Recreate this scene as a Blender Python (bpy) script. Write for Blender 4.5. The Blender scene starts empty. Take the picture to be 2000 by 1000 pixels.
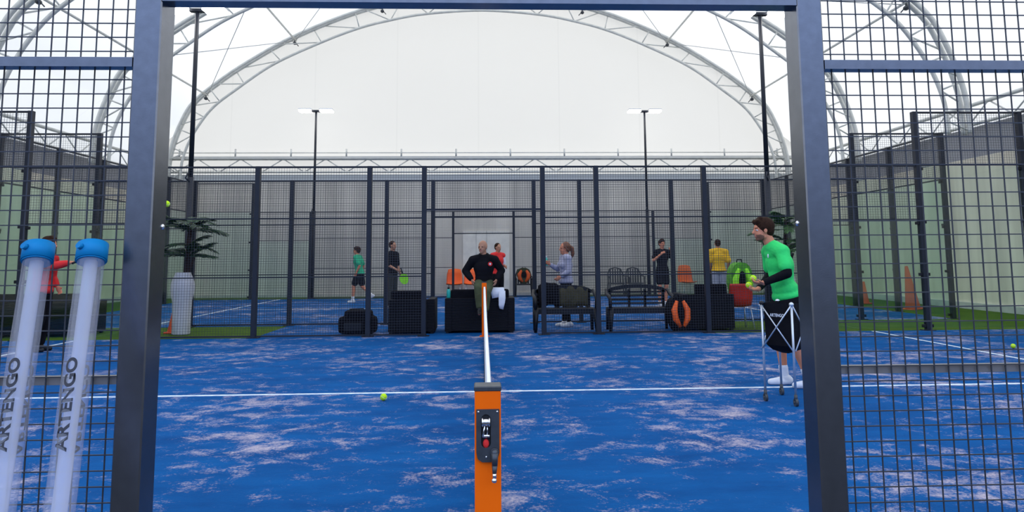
import bpy, bmesh, math, random
from mathutils import Vector, Matrix
random.seed(7)
sc = bpy.context.scene
COL = sc.collection
PI = math.pi

# ------------------------------------------------------------------ camera
cam_data = bpy.data.cameras.new('camera')
cam_data.sensor_width = 36.0
cam_data.lens = 25.18
cam_data.shift_y = -0.074
cam_data.clip_start = 0.05
cam_data.clip_end = 300
cam = bpy.data.objects.new('camera', cam_data)
COL.objects.link(cam)
yaw, pitch, roll = 0.0405, 0.1083, -0.0073
fwd = Vector((math.sin(yaw)*math.cos(pitch), math.cos(yaw)*math.cos(pitch), math.sin(pitch)))
right = Vector((math.cos(yaw), -math.sin(yaw), 0))
up = right.cross(fwd)
r2 = right*math.cos(roll) + up*math.sin(roll)
u2 = up*math.cos(roll) - right*math.sin(roll)
M = Matrix((( r2.x, u2.x, -fwd.x, -0.0076), (r2.y, u2.y, -fwd.y, -2.228), (r2.z, u2.z, -fwd.z, 1.347), (0, 0, 0, 1)))
cam.matrix_world = M
sc.camera = cam

# ------------------------------------------------------------------ view, world, light
sc.view_settings.view_transform = 'Standard'
sc.view_settings.look = 'None'
sc.view_settings.gamma = 1.0
sc.view_settings.exposure = 0.0
sc.view_settings.use_curve_mapping = False
sc.cycles.max_bounces = 10
sc.cycles.diffuse_bounces = 5
sc.cycles.transparent_max_bounces = 24
sc.cycles.sample_clamp_indirect = 6.0
sc.cycles.use_denoising = True

world = bpy.data.worlds.new('overcast_sky')
sc.world = world
world.use_nodes = True
nt = world.node_tree
nt.nodes.clear()
wo = nt.nodes.new('ShaderNodeOutputWorld')
bg = nt.nodes.new('ShaderNodeBackground')
tc = nt.nodes.new('ShaderNodeTexCoord')
sp = nt.nodes.new('ShaderNodeSeparateXYZ')
mr = nt.nodes.new('ShaderNodeMapRange')
mr.inputs['From Min'].default_value = -1
mr.inputs['From Max'].default_value = 1
rp = nt.nodes.new('ShaderNodeValToRGB')
e = rp.color_ramp.elements
e[0].position = 0.40; e[0].color = (0.50, 0.52, 0.55, 1)
e[1].position = 1.0; e[1].color = (0.88, 0.94, 1.0, 1)
x = e.new(0.5); x.color = (0.62, 0.66, 0.72, 1)
x = e.new(0.58); x.color = (0.84, 0.90, 1.0, 1)
nt.links.new(tc.outputs['Generated'], sp.inputs[0])
nt.links.new(sp.outputs['Z'], mr.inputs['Value'])
nt.links.new(mr.outputs[0], rp.inputs[0])
# clear blue sky on the side behind the viewer, overcast elsewhere
mb = nt.nodes.new('ShaderNodeMapRange'); mb.inputs['From Min'].default_value = -0.25; mb.inputs['From Max'].default_value = -0.75
nt.links.new(sp.outputs['Y'], mb.inputs['Value'])
zb = nt.nodes.new('ShaderNodeMapRange'); zb.inputs['From Min'].default_value = -0.05; zb.inputs['From Max'].default_value = 0.40
nt.links.new(sp.outputs['Z'], zb.inputs['Value'])
cb = nt.nodes.new('ShaderNodeMix'); cb.data_type = 'RGBA'; cb.inputs[6].default_value = (0.07, 0.09, 0.14, 1); cb.inputs[7].default_value = (0.62, 0.82, 1.30, 1)
nt.links.new(zb.outputs[0], cb.inputs[0])
mc = nt.nodes.new('ShaderNodeMix'); mc.data_type = 'RGBA'
nt.links.new(mb.outputs[0], mc.inputs[0]); nt.links.new(rp.outputs[0], mc.inputs[6]); nt.links.new(cb.outputs[2], mc.inputs[7])
nt.links.new(mc.outputs[2], bg.inputs['Color'])
bg.inputs['Strength'].default_value = 2.0
nt.links.new(bg.outputs[0], wo.inputs['Surface'])

sun_d = bpy.data.lights.new('sun', 'SUN')
sun_d.energy = 0.9
sun_d.angle = math.radians(40)
sun_d.color = (1.0, 0.96, 0.9)
sun = bpy.data.objects.new('sun', sun_d)
COL.objects.link(sun)
sun.rotation_euler = (math.radians(-38), math.radians(38), 0)

# ------------------------------------------------------------------ materials
def mat(name, color, rough=0.6, metal=0.0, bump=None, var=0.0, vscale=5.0, spec=0.5, coat=0.0, emit=None, estr=0):
    m = bpy.data.materials.new(name)
    m.use_nodes = True
    n = m.node_tree.nodes; l = m.node_tree.links
    b = n['Principled BSDF']
    b.inputs['Roughness'].default_value = rough
    b.inputs['Metallic'].default_value = metal
    b.inputs['Specular IOR Level'].default_value = spec
    b.inputs['Coat Weight'].default_value = coat
    t = n.new('ShaderNodeTexCoord')
    nz = n.new('ShaderNodeTexNoise')
    nz.inputs['Scale'].default_value = vscale
    nz.inputs['Detail'].default_value = 5
    l.new(t.outputs['Object'], nz.inputs['Vector'])
    cr = n.new('ShaderNodeValToRGB')
    k0, k1 = 1-var, 1+var
    cr.color_ramp.elements[0].position = 0.3
    cr.color_ramp.elements[1].position = 0.7
    cr.color_ramp.elements[0].color = tuple(min(1, c*k0) for c in color)+(1,)
    cr.color_ramp.elements[1].color = tuple(min(1, c*k1) for c in color)+(1,)
    l.new(nz.outputs['Fac'], cr.inputs[0])
    l.new(cr.outputs[0], b.inputs['Base Color'])
    if bump:
        bn = n.new('ShaderNodeBump')
        bn.inputs['Strength'].default_value = bump[1]
        bn.inputs['Distance'].default_value = bump[2] if len(bump) > 2 else 0.01
        n2 = n.new('ShaderNodeTexNoise'); n2.inputs['Scale'].default_value = bump[0]
        n2.inputs['Detail'].default_value = 6
        l.new(t.outputs['Object'], n2.inputs['Vector'])
        l.new(n2.outputs['Fac'], bn.inputs['Height'])
        l.new(bn.outputs[0], b.inputs['Normal'])
    if emit:
        b.inputs['Emission Color'].default_value = emit+(1,)
        b.inputs['Emission Strength'].default_value = estr
    return m

def woven(name, color, rough=0.5):
    m = mat(name, color, rough, var=0.3, vscale=60)
    n = m.node_tree.nodes; l = m.node_tree.links
    b = n['Principled BSDF']
    t = n.new('ShaderNodeTexCoord')
    w = n.new('ShaderNodeTexWave'); w.wave_type = 'BANDS'; w.bands_direction = 'Z'
    w.inputs['Scale'].default_value = 14
    l.new(t.outputs['Object'], w.inputs['Vector'])
    w2 = n.new('ShaderNodeTexWave'); w2.wave_type = 'BANDS'; w2.bands_direction = 'X'
    w2.inputs['Scale'].default_value = 9
    l.new(t.outputs['Object'], w2.inputs['Vector'])
    mx = n.new('ShaderNodeMath'); mx.operation = 'MULTIPLY'
    l.new(w.outputs['Fac'], mx.inputs[0]); mx.inputs[1].default_value = 1.0
    bn = n.new('ShaderNodeBump'); bn.inputs['Strength'].default_value = 0.8; bn.inputs['Distance'].default_value = 0.01
    l.new(mx.outputs[0], bn.inputs['Height']); l.new(bn.outputs[0], b.inputs['Normal'])
    return m

def glassy(name, tint, gloss=0.06, milky=0.0, milkcol=(0.8, 0.85, 1.0)):
    m = bpy.data.materials.new(name); m.use_nodes = True
    n = m.node_tree.nodes; l = m.node_tree.links; n.clear()
    o = n.new('ShaderNodeOutputMaterial')
    tr = n.new('ShaderNodeBsdfTransparent'); tr.inputs[0].default_value = tint+(1,)
    gl = n.new('ShaderNodeBsdfGlossy'); gl.inputs['Roughness'].default_value = 0.04
    lw = n.new('ShaderNodeLayerWeight'); lw.inputs['Blend'].default_value = 0.5
    pw = n.new('ShaderNodeMath'); pw.operation = 'POWER'; pw.inputs[1].default_value = 4.0
    l.new(lw.outputs['Facing'], pw.inputs[0])
    ma = n.new('ShaderNodeMath'); ma.operation = 'MULTIPLY_ADD'; ma.inputs[1].default_value = 0.35; ma.inputs[2].default_value = 0.03
    l.new(pw.outputs[0], ma.inputs[0])
    ms = n.new('ShaderNodeMixShader')
    l.new(ma.outputs[0], ms.inputs[0])
    l.new(gl.outputs[0], ms.inputs[2])
    if milky:
        df = n.new('ShaderNodeBsdfDiffuse'); df.inputs[0].default_value = milkcol+(1,)
        tl = n.new('ShaderNodeBsdfTranslucent'); tl.inputs[0].default_value = milkcol+(1,)
        ad = n.new('ShaderNodeMixShader'); ad.inputs[0].default_value = 0.5
        l.new(df.outputs[0], ad.inputs[1]); l.new(tl.outputs[0], ad.inputs[2])
        m2 = n.new('ShaderNodeMixShader'); m2.inputs[0].default_value = milky
        l.new(tr.outputs[0], m2.inputs[1]); l.new(ad.outputs[0], m2.inputs[2])
        l.new(m2.outputs[0], ms.inputs[1])
    else:
        l.new(tr.outputs[0], ms.inputs[1])
    l.new(ms.outputs[0], o.inputs['Surface'])
    return m

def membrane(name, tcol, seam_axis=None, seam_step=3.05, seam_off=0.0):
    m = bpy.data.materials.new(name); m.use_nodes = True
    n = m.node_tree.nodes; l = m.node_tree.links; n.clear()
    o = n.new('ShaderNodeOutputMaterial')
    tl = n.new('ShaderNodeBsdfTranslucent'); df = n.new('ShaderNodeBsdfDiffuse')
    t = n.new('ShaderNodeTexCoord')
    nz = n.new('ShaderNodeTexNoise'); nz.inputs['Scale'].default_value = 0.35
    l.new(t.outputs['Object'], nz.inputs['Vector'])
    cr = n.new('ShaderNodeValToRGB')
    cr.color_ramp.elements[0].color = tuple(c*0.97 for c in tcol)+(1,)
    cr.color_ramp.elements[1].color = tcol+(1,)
    l.new(nz.outputs['Fac'], cr.inputs[0])
    last = cr.outputs[0]
    if seam_axis:
        s = n.new('ShaderNodeSeparateXYZ'); l.new(t.outputs['Object'], s.inputs[0])
        a = n.new('ShaderNodeMath'); a.operation = 'ADD'; a.inputs[1].default_value = 50*seam_step+seam_off
        l.new(s.outputs[seam_axis], a.inputs[0])
        md = n.new('ShaderNodeMath'); md.operation = 'MODULO'; md.inputs[1].default_value = seam_step
        l.new(a.outputs[0], md.inputs[0])
        lt = n.new('ShaderNodeMath'); lt.operation = 'LESS_THAN'; lt.inputs[1].default_value = 0.045
        l.new(md.outputs[0], lt.inputs[0])
        mx = n.new('ShaderNodeMix'); mx.data_type = 'RGBA'
        l.new(lt.outputs[0], mx.inputs[0]); l.new(last, mx.inputs[6])
        mx.inputs[7].default_value = tuple(c*0.93 for c in tcol)+(1,)
        last = mx.outputs[2]
    l.new(last, tl.inputs[0])
    df.inputs[0].default_value = (0.75, 0.75, 0.73, 1)
    ms = n.new('ShaderNodeMixShader'); ms.inputs[0].default_value = 0.28
    l.new(tl.outputs[0], ms.inputs[1]); l.new(df.outputs[0], ms.inputs[2])
    l.new(ms.outputs[0], o.inputs['Surface'])
    return m

def turf(name, base, base2, sand, amount):
    m = bpy.data.materials.new(name); m.use_nodes = True
    n = m.node_tree.nodes; l = m.node_tree.links
    b = n['Principled BSDF']; b.inputs['Roughness'].default_value = 0.9
    b.inputs['Specular IOR Level'].default_value = 0.1
    t = n.new('ShaderNodeTexCoord')
    def noise(scale, det, rough=0.6, sx=1, sy=1, dist=0):
        mp = n.new('ShaderNodeMapping'); mp.inputs['Scale'].default_value = (sx, sy, 1)
        l.new(t.outputs['Object'], mp.inputs[0])
        q = n.new('ShaderNodeTexNoise'); q.inputs['Scale'].default_value = scale
        q.inputs['Detail'].default_value = det; q.inputs['Roughness'].default_value = rough
        q.inputs['Distortion'].default_value = dist
        l.new(mp.outputs[0], q.inputs['Vector']); return q
    big = noise(0.75, 4, 0.55)
    mid = noise(3.4, 9, 0.78, 1, 1.2, 0.4)
    fine = noise(55, 3, 0.7)
    ad = n.new('ShaderNodeMath'); ad.operation = 'MULTIPLY_ADD'; ad.inputs[1].default_value = 0.55
    l.new(big.outputs['Fac'], ad.inputs[0]); l.new(mid.outputs['Fac'], ad.inputs[2])
    f2 = n.new('ShaderNodeMath'); f2.operation = 'MULTIPLY_ADD'; f2.inputs[1].default_value = 0.34
    l.new(fine.outputs['Fac'], f2.inputs[0]); l.new(ad.outputs[0], f2.inputs[2])
    cr = n.new('ShaderNodeMapRange')
    cr.inputs['From Min'].default_value = amount; cr.inputs['From Max'].default_value = amount+0.20
    cr.inputs['To Max'].default_value = 0.85
    l.new(f2.outputs[0], cr.inputs['Value'])
    c2 = n.new('ShaderNodeValToRGB')
    c2.color_ramp.elements[0].position = 0.3; c2.color_ramp.elements[0].color = base+(1,)
    c2.color_ramp.elements[1].position = 0.75; c2.color_ramp.elements[1].color = base2+(1,)
    l.new(noise(1.7, 6, 0.7, 0.6, 1.4).outputs['Fac'], c2.inputs[0])
    mx = n.new('ShaderNodeMix'); mx.data_type = 'RGBA'
    l.new(cr.outputs[0], mx.inputs[0]); l.new(c2.outputs[0], mx.inputs[6])
    mx.inputs[7].default_value = sand+(1,)
    l.new(mx.outputs[2], b.inputs['Base Color'])
    bn = n.new('ShaderNodeBump'); bn.inputs['Strength'].default_value = 0.5; bn.inputs['Distance'].default_value = 0.01
    l.new(fine.outputs['Fac'], bn.inputs['Height']); l.new(bn.outputs[0], b.inputs['Normal'])
    return m

def wall_mat(name, c_low, c_high, zband, streak=1.0):
    m = bpy.data.materials.new(name); m.use_nodes = True
    n = m.node_tree.nodes; l = m.node_tree.links
    b = n['Principled BSDF']; b.inputs['Roughness'].default_value = 0.9
    t = n.new('ShaderNodeTexCoord')
    mp = n.new('ShaderNodeMapping'); mp.inputs['Scale'].default_value = (1.6, 1.6, 0.12)
    l.new(t.outputs['Object'], mp.inputs[0])
    q = n.new('ShaderNodeTexNoise'); q.inputs['Scale'].default_value = 1.5*streak; q.inputs['Detail'].default_value = 6
    l.new(mp.outputs[0], q.inputs['Vector'])
    cr = n.new('ShaderNodeValToRGB')
    cr.color_ramp.elements[0].position = 0.35; cr.color_ramp.elements[1].position = 0.65
    cr.color_ramp.elements[0].color = tuple(c*0.72 for c in c_low)+(1,)
    cr.color_ramp.elements[1].color = c_low+(1,)
    l.new(q.outputs['Fac'], cr.inputs[0])
    s = n.new('ShaderNodeSeparateXYZ'); l.new(t.outputs['Object'], s.inputs[0])
    gt = n.new('ShaderNodeMath'); gt.operation = 'GREATER_THAN'; gt.inputs[1].default_value = zband
    l.new(s.outputs['Z'], gt.inputs[0])
    mx = n.new('ShaderNodeMix'); mx.data_type = 'RGBA'
    l.new(gt.outputs[0], mx.inputs[0]); l.new(cr.outputs[0], mx.inputs[6]); mx.inputs[7].default_value = c_high+(1,)
    l.new(mx.outputs[2], b.inputs['Base Color'])
    return m

NAVY = mat('navy_painted_steel', (0.155, 0.165, 0.19), 0.24, 0.92, bump=(240, 0.05, 0.002), var=0.08, vscale=30)
BLACKSTEEL = mat('dark_fence_steel', (0.016, 0.020, 0.032), 0.45, 0.1, spec=0.35, var=0.1)
RAILGREY = mat('bare_grey_rail', (0.20, 0.19, 0.19), 0.5, 0.3, var=0.15)
WIRE = mat('dark_wire', (0.045, 0.05, 0.065), 0.45, 0.4, var=0.1)
WHITESTEEL = mat('galvanised_white_steel', (0.66, 0.67, 0.65), 0.5, 0.1, var=0.1)
CABLE = mat('steel_cable', (0.42, 0.43, 0.44), 0.5, 0.3)
CHROME = mat('chrome', (0.8, 0.8, 0.82), 0.15, 1.0)
ALU = mat('aluminium', (0.62, 0.66, 0.72), 0.35, 0.7)
ORANGE = mat('orange_paint', (1.0, 0.14, 0.0), 0.6, spec=0.15, var=0.05, vscale=8)
PLATE = mat('charcoal_plate', (0.055, 0.062, 0.075), 0.4, 0.4, var=0.15, vscale=40)
BLACKPL = mat('black_plastic', (0.009, 0.010, 0.014), 0.45, spec=0.3, var=0.2)
RATTAN = woven('black_rattan', (0.006, 0.007, 0.012), 0.7)
RATTAN.node_tree.nodes['Principled BSDF'].inputs['Specular IOR Level'].default_value = 0.2
BLACKCLOTH = mat('black_cloth', (0.007, 0.007, 0.010), 0.95, spec=0.15, bump=(60, 0.4), var=0.3)
WHITE = mat('white_cloth', (0.75, 0.78, 0.85), 0.85, bump=(30, 0.3), var=0.06)
TAPE = mat('white_tape', (0.85, 0.85, 0.87), 0.7, var=0.05)
LINE = mat('white_court_line', (0.72, 0.78, 0.88), 0.9, bump=(60, 0.4), var=0.25, vscale=14)
CAPBLUE = mat('bright_blue_cap', (0.0, 0.20, 0.48), 0.6, spec=0.2, var=0.05)
BALLM = mat('felt_yellow_green', (0.55, 0.85, 0.01), 0.9, bump=(80, 0.4, 0.002), var=0.12, vscale=30)
ORSEAT = mat('orange_seat', (0.95, 0.13, 0.01), 0.45, var=0.06)
REDSEAT = mat('red_seat', (0.62, 0.03, 0.01), 0.45, var=0.06)
CONEM = mat('orange_cone_rubber', (0.75, 0.09, 0.02), 0.6, var=0.15)
LIMEM = mat('lime_fabric', (0.30, 0.85, 0.02), 0.6, var=0.15)
LIMED = mat('dark_lime_fabric', (0.10, 0.36, 0.02), 0.7, var=0.3, vscale=12)
YELM = mat('yellow_shirt', (0.85, 0.48, 0.01), 0.85, bump=(14, 0.5, 0.02), var=0.08)
GREENSHIRT = mat('green_shirt', (0.02, 0.68, 0.14), 0.75, bump=(9, 0.6, 0.03), var=0.08, vscale=6)
GREENSHIRT2 = mat('teal_green_shirt', (0.02, 0.42, 0.22), 0.8, bump=(12, 0.5, 0.02), var=0.1)
REDM = mat('red_cloth', (0.70, 0.02, 0.02), 0.8, bump=(14, 0.5, 0.02), var=0.12)
LAV = mat('grey_lavender_cloth', (0.38, 0.38, 0.50), 0.85, bump=(14, 0.5, 0.02), var=0.1)
LGREY = mat('light_grey_cloth', (0.35, 0.36, 0.42), 0.85, var=0.1)
OLIVE = mat('olive_cloth', (0.055, 0.07, 0.03), 0.9, bump=(16, 0.6, 0.03), var=0.25)
OLIVE2 = mat('brown_olive_jacket', (0.055, 0.05, 0.025), 0.9, bump=(16, 0.7, 0.03), var=0.3)
DGREY = mat('dark_grey_cloth', (0.03, 0.032, 0.03), 0.9, var=0.2)
SKIN = mat('skin', (0.66, 0.26, 0.15), 0.7, spec=0.2, var=0.08, vscale=12)
SKIN2 = mat('tanned_skin', (0.46, 0.22, 0.13), 0.55, var=0.08, vscale=12)
HAIRD = mat('dark_brown_hair', (0.030, 0.012, 0.006), 0.8, bump=(70, 0.6), var=0.4, vscale=40, spec=0.15)
STUB = mat('stubble', (0.20, 0.085, 0.05), 0.8, var=0.2)
HAIRR = mat('auburn_hair', (0.16, 0.055, 0.025), 0.5, bump=(70, 0.6), var=0.4, vscale=40)
EYEW = mat('eye_white', (0.8, 0.8, 0.8), 0.3)
LIP = mat('lip', (0.45, 0.14, 0.11), 0.5)
SHOEW = mat('white_shoe', (0.75, 0.76, 0.80), 0.6, var=0.1)
TEAL = mat('teal_plastic', (0.02, 0.42, 0.35), 0.4)
POTM = mat('white_fluted_pot', (0.62, 0.60, 0.62), 0.6, var=0.06)
LEAF = mat('palm_leaf', (0.015, 0.055, 0.02), 0.5, var=0.5, vscale=9)
LEAF2 = mat('palm_leaf_light', (0.045, 0.13, 0.03), 0.5, var=0.5, vscale=9)
TRUNK = mat('palm_trunk', (0.03, 0.014, 0.010), 0.9, bump=(30, 0.8, 0.02), var=0.4)
LED = mat('lit_led_panel', (1, 1, 1), 0.4, emit=(1.0, 0.98, 0.95), estr=9)
GLASS = glassy('green_tinted_glass', (0.91, 0.965, 0.94))
TUBEM = glassy('clear_plastic_tube', (0.86, 0.89, 0.97), milky=0.15, milkcol=(0.9, 0.9, 0.95))
HIGHLIGHT = glassy('milky_highlight_core', (0.8, 0.85, 0.95), milky=0.38, milkcol=(1.0, 0.97, 0.97))
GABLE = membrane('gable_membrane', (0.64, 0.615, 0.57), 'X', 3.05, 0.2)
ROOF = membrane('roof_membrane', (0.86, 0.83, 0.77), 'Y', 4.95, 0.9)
BLUETURF = turf('blue_sanded_turf', (0.000, 0.056, 0.21), (0.002, 0.108, 0.34), (0.60, 0.50, 0.52), 0.975)
GREENTURF = turf('green_turf', (0.045, 0.10, 0.012), (0.09, 0.16, 0.015), (0.3, 0.33, 0.2), 1.3)
DARKGROUND = mat('added_dark_ground', (0.035, 0.036, 0.038), 0.9, bump=(20, 0.3), var=0.3, vscale=3)
SIDEWALL = wall_mat('cream_side_wall', (0.90, 0.83, 0.68), (0.34, 0.34, 0.36), 3.75)
BACKWALL = wall_mat('grey_back_wall', (0.74, 0.70, 0.64), (0.60, 0.63, 0.66), 4.22, 0.6)
DOORM = mat('pale_grey_door', (0.78, 0.76, 0.70), 0.7, var=0.06)
LEDGE = mat('ledge_light_grey', (0.66, 0.66, 0.64), 0.7, var=0.05)
PLINTH = mat('concrete_plinth', (0.55, 0.55, 0.52), 0.85, var=0.1)  # pale concrete tone of the baseboards and door joints

# ------------------------------------------------------------------ geometry helpers
class MB:
    def __init__(s): s.bm = bmesh.new()
    def box(s, x0, x1, y0, y1, z0, z1, m=None, mi=0):
        P = [(x, y, z) for z in (z0, z1) for y in (y0, y1) for x in (x0, x1)]
        if m is not None: P = [m @ Vector(p) for p in P]
        v = [s.bm.verts.new(p) for p in P]
        for q in ((0, 2, 3, 1), (4, 5, 7, 6), (0, 1, 5, 4), (2, 6, 7, 3), (0, 4, 6, 2), (1, 3, 7, 5)):
            fc = s.bm.faces.new([v[i] for i in q]); fc.material_index = mi
        return s
    def rbox(s, x0, x1, y0, y1, z0, z1, r=0.02, seg=2, m=None):
        t = bmesh.new()
        P = [(x, y, z) for z in (z0, z1) for y in (y0, y1) for x in (x0, x1)]
        v = [t.verts.new(p) for p in P]
        for q in ((0, 2, 3, 1), (4, 5, 7, 6), (0, 1, 5, 4), (2, 6, 7, 3), (0, 4, 6, 2), (1, 3, 7, 5)):
            t.faces.new([v[i] for i in q])
        bmesh.ops.bevel(t, geom=t.edges[:], offset=r, segments=seg, profile=0.6, affect='EDGES')
        if m is not None: bmesh.ops.transform(t, matrix=m, verts=t.verts)
        s.merge(t); return s
    def merge(s, t):
        me = bpy.data.meshes.new('tmp'); t.to_mesh(me); t.free()
        s.bm.from_mesh(me); bpy.data.meshes.remove(me)
    def cyl(s, a, b, r0, r1=None, n=10, cap=True):
        a = Vector(a); b = Vector(b); r1 = r0 if r1 is None else r1
        d = (b-a)
        if d.length < 1e-6: return s
        d.normalize()
        q = d.orthogonal().normalized(); w = d.cross(q)
        A = []; B = []
        for i in range(n):
            t = 2*PI*i/n; o = q*math.cos(t)+w*math.sin(t)
            A.append(s.bm.verts.new(a+o*r0)); B.append(s.bm.verts.new(b+o*r1))
        for i in range(n):
            j = (i+1) % n
            fc = s.bm.faces.new((A[i], A[j], B[j], B[i])); fc.smooth = True
        if cap:
            s.bm.faces.new(A[::-1]); s.bm.faces.new(B)
        return s
    def tube(s, pts, r, n=8, closed=False):
        pts = [Vector(p) for p in pts]; N = len(pts); rings = []
        q = None
        for i, p in enumerate(pts):
            if closed: d = pts[(i+1) % N]-pts[i-1]
            else: d = pts[min(i+1, N-1)]-pts[max(i-1, 0)]
            d.normalize()
            if q is None: q = d.orthogonal().normalized()
            q = (q-d*q.dot(d)).normalized(); w = d.cross(q)
            rr = r[i] if isinstance(r, (list, tuple)) else r
            rings.append([s.bm.verts.new(p+(q*math.cos(2*PI*k/n)+w*math.sin(2*PI*k/n))*rr) for k in range(n)])
        for i in range(N if closed else N-1):
            A = rings[i]; B = rings[(i+1) % N]
            for k in range(n):
                fc = s.bm.faces.new((A[k], A[(k+1) % n], B[(k+1) % n], B[k])); fc.smooth = True
        if not closed:
            s.bm.faces.new(rings[0][::-1]); s.bm.faces.new(rings[-1])
        return s
    def ell(s, c, r, m=None, u=16, v=10):
        t = bmesh.new()
        bmesh.ops.create_uvsphere(t, u_segments=u, v_segments=v, radius=1)
        r = (r, r, r) if isinstance(r, (int, float)) else r
        mm = Matrix.Translation(c) @ (m.to_4x4() if m is not None else Matrix.Identity(4)) @ Matrix.Diagonal((r[0], r[1], r[2], 1))
        bmesh.ops.transform(t, matrix=mm, verts=t.verts)
        for fc in t.faces: fc.smooth = True
        s.merge(t); return s
    def cap(s, a, b, r0, r1):               # capsule: cone with round ends
        a = Vector(a); b = Vector(b)
        s.cyl(a, b, r0, r1, 14); s.ell(a, r0, u=14, v=8); s.ell(b, r1, u=14, v=8); return s
    def chain(s, pts, rs):
        for i in range(len(pts)-1): s.cap(pts[i], pts[i+1], rs[i], rs[i+1])
        return s
    def lathe(s, prof, n=24, c=(0, 0, 0), flute=0, amp=0.0):
        rings = []
        for r, z in prof:
            ring = []
            for k in range(n):
                t = 2*PI*k/n; rr = r*(1+(amp*math.cos(flute*t) if flute else 0))
                ring.append(s.bm.verts.new((c[0]+rr*math.cos(t), c[1]+rr*math.sin(t), c[2]+z)))
            rings.append(ring)
        for i in range(len(rings)-1):
            for k in range(n):
                fc = s.bm.faces.new((rings[i][k], rings[i][(k+1) % n], rings[i+1][(k+1) % n], rings[i+1][k])); fc.smooth = True
        s.bm.faces.new(rings[0][::-1]); s.bm.faces.new(rings[-1]); return s
    def quad(s, a, b, c, d):
        s.bm.faces.new([s.bm.verts.new(p) for p in (a, b, c, d)]); return s
    def prism(s, poly, axis, lo, hi):        # polygon swept along an axis
        def P(p, h):
            return {'x': (h, p[0], p[1]), 'y': (p[0], h, p[1]), 'z': (p[0], p[1], h)}[axis]
        A = [s.bm.verts.new(P(p, lo)) for p in poly]; B = [s.bm.verts.new(P(p, hi)) for p in poly]
        s.bm.faces.new(A); s.bm.faces.new(B[::-1])
        for i in range(len(poly)):
            j = (i+1) % len(poly); s.bm.faces.new((A[j], A[i], B[i], B[j]))
        return s
    def build(s, name, m, parent=None, voxel=None, smooth=0):
        bmesh.ops.recalc_face_normals(s.bm, faces=s.bm.faces[:])
        me = bpy.data.meshes.new(name); s.bm.to_mesh(me); s.bm.free()
        ob = bpy.data.objects.new(name, me)
        if voxel:
            COL.objects.link(ob)
            rm = ob.modifiers.new('r', 'REMESH'); rm.mode = 'VOXEL'; rm.voxel_size = voxel; rm.use_smooth_shade = True
            if smooth:
                sm = ob.modifiers.new('s', 'SMOOTH'); sm.iterations = smooth; sm.factor = 0.5
            dg = bpy.context.evaluated_depsgraph_get()
            me2 = bpy.data.meshes.new_from_object(ob.evaluated_get(dg))
            bpy.data.objects.remove(ob); bpy.data.meshes.remove(me)
            me2.name = name
            ob = bpy.data.objects.new(name, me2)
            me = me2
            for p in me.polygons: p.use_smooth = True
        me.materials.clear()
        for q in (m if isinstance(m, (list, tuple)) else [m]): me.materials.append(q)
        COL.objects.link(ob)
        if parent is not None: ob.parent = parent
        return ob

def thing(name, label, cat, loc=(0, 0, 0), rz=0, group=None):
    o = bpy.data.objects.new(name, None); COL.objects.link(o)
    o.empty_display_size = 0.1
    o.location = loc; o.rotation_euler = (0, 0, rz)
    o['label'] = label; o['category'] = cat
    if group: o['group'] = group
    return o
def tag(o, label, cat, group=None, kind=None):
    o['label'] = label; o['category'] = cat
    if group: o['group'] = group
    if kind: o['kind'] = kind
    return o
def struct(o):
    o['kind'] = 'structure'; return o
def dup(root, loc, rz, label, group=None):
    r = root.copy(); COL.objects.link(r); r.location = loc; r.rotation_euler = (0, 0, rz)
    r['label'] = label
    if group: r['group'] = group
    kids = [o for o in COL.objects if o.parent == root]
    for ch in kids:
        c = ch.copy(); COL.objects.link(c); c.parent = r
        for g in [o for o in COL.objects if o.parent == ch]:
            d = g.copy(); COL.objects.link(d); d.parent = c
    return r

def catmull(P, k=8):
    out = []
    P = [P[0]]+list(P)+[P[-1]]
    for i in range(1, len(P)-2):
        for j in range(k):
            t = j/k
            out.append(tuple(0.5*((2*P[i][a])+(-P[i-1][a]+P[i+1][a])*t+(2*P[i-1][a]-5*P[i][a]+4*P[i+1][a]-P[i+2][a])*t*t
                       + (-P[i-1][a]+3*P[i][a]-3*P[i+1][a]+P[i+2][a])*t**3) for a in (0, 1)))
    out.append(tuple(P[-2])); return out

# ------------------------------------------------------------------ hall dimensions (metres)
HALF = 1.06                                   # half width of a court's gate opening, post centre
YF, Y2, Y3 = 10.54, 12.83, 22.9               # far side of near court, near and far side of next court
XW, YB = 12.2, 24.2                           # side walls, back wall
ARCH_Y = (23.95, 19.0, 14.05)
KS = 0.924
def sca(P): return [(x*KS, 1.35+(z-1.35)*KS) for x, z in P]
OUT_H = sca([(12.3, 4.4), (12.25, 5.2), (12.12, 5.85), (11.85, 6.65), (11.4, 7.5), (10.45, 8.35), (9.4, 9.1), (7.8, 10.07), (6.0, 10.9), (4.27, 11.5), (2.2, 11.93), (0, 12.08)])
IN_H = sca([(11.8, 4.4), (11.75, 5.2), (11.52, 5.95), (11.12, 6.7), (10.6, 7.38), (9.78, 8.05), (8.4, 9.05), (6.75, 9.87), (5.15, 10.53), (3.85, 10.9), (2.3, 11.2), (0, 11.36)])
OUT = catmull([(-x, z) for x, z in OUT_H]+[(x, z) for x, z in OUT_H[-2::-1]], 6)
INN = catmull([(-x, z) for x, z in IN_H]+[(x, z) for x, z in IN_H[-2::-1]], 6)

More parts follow.
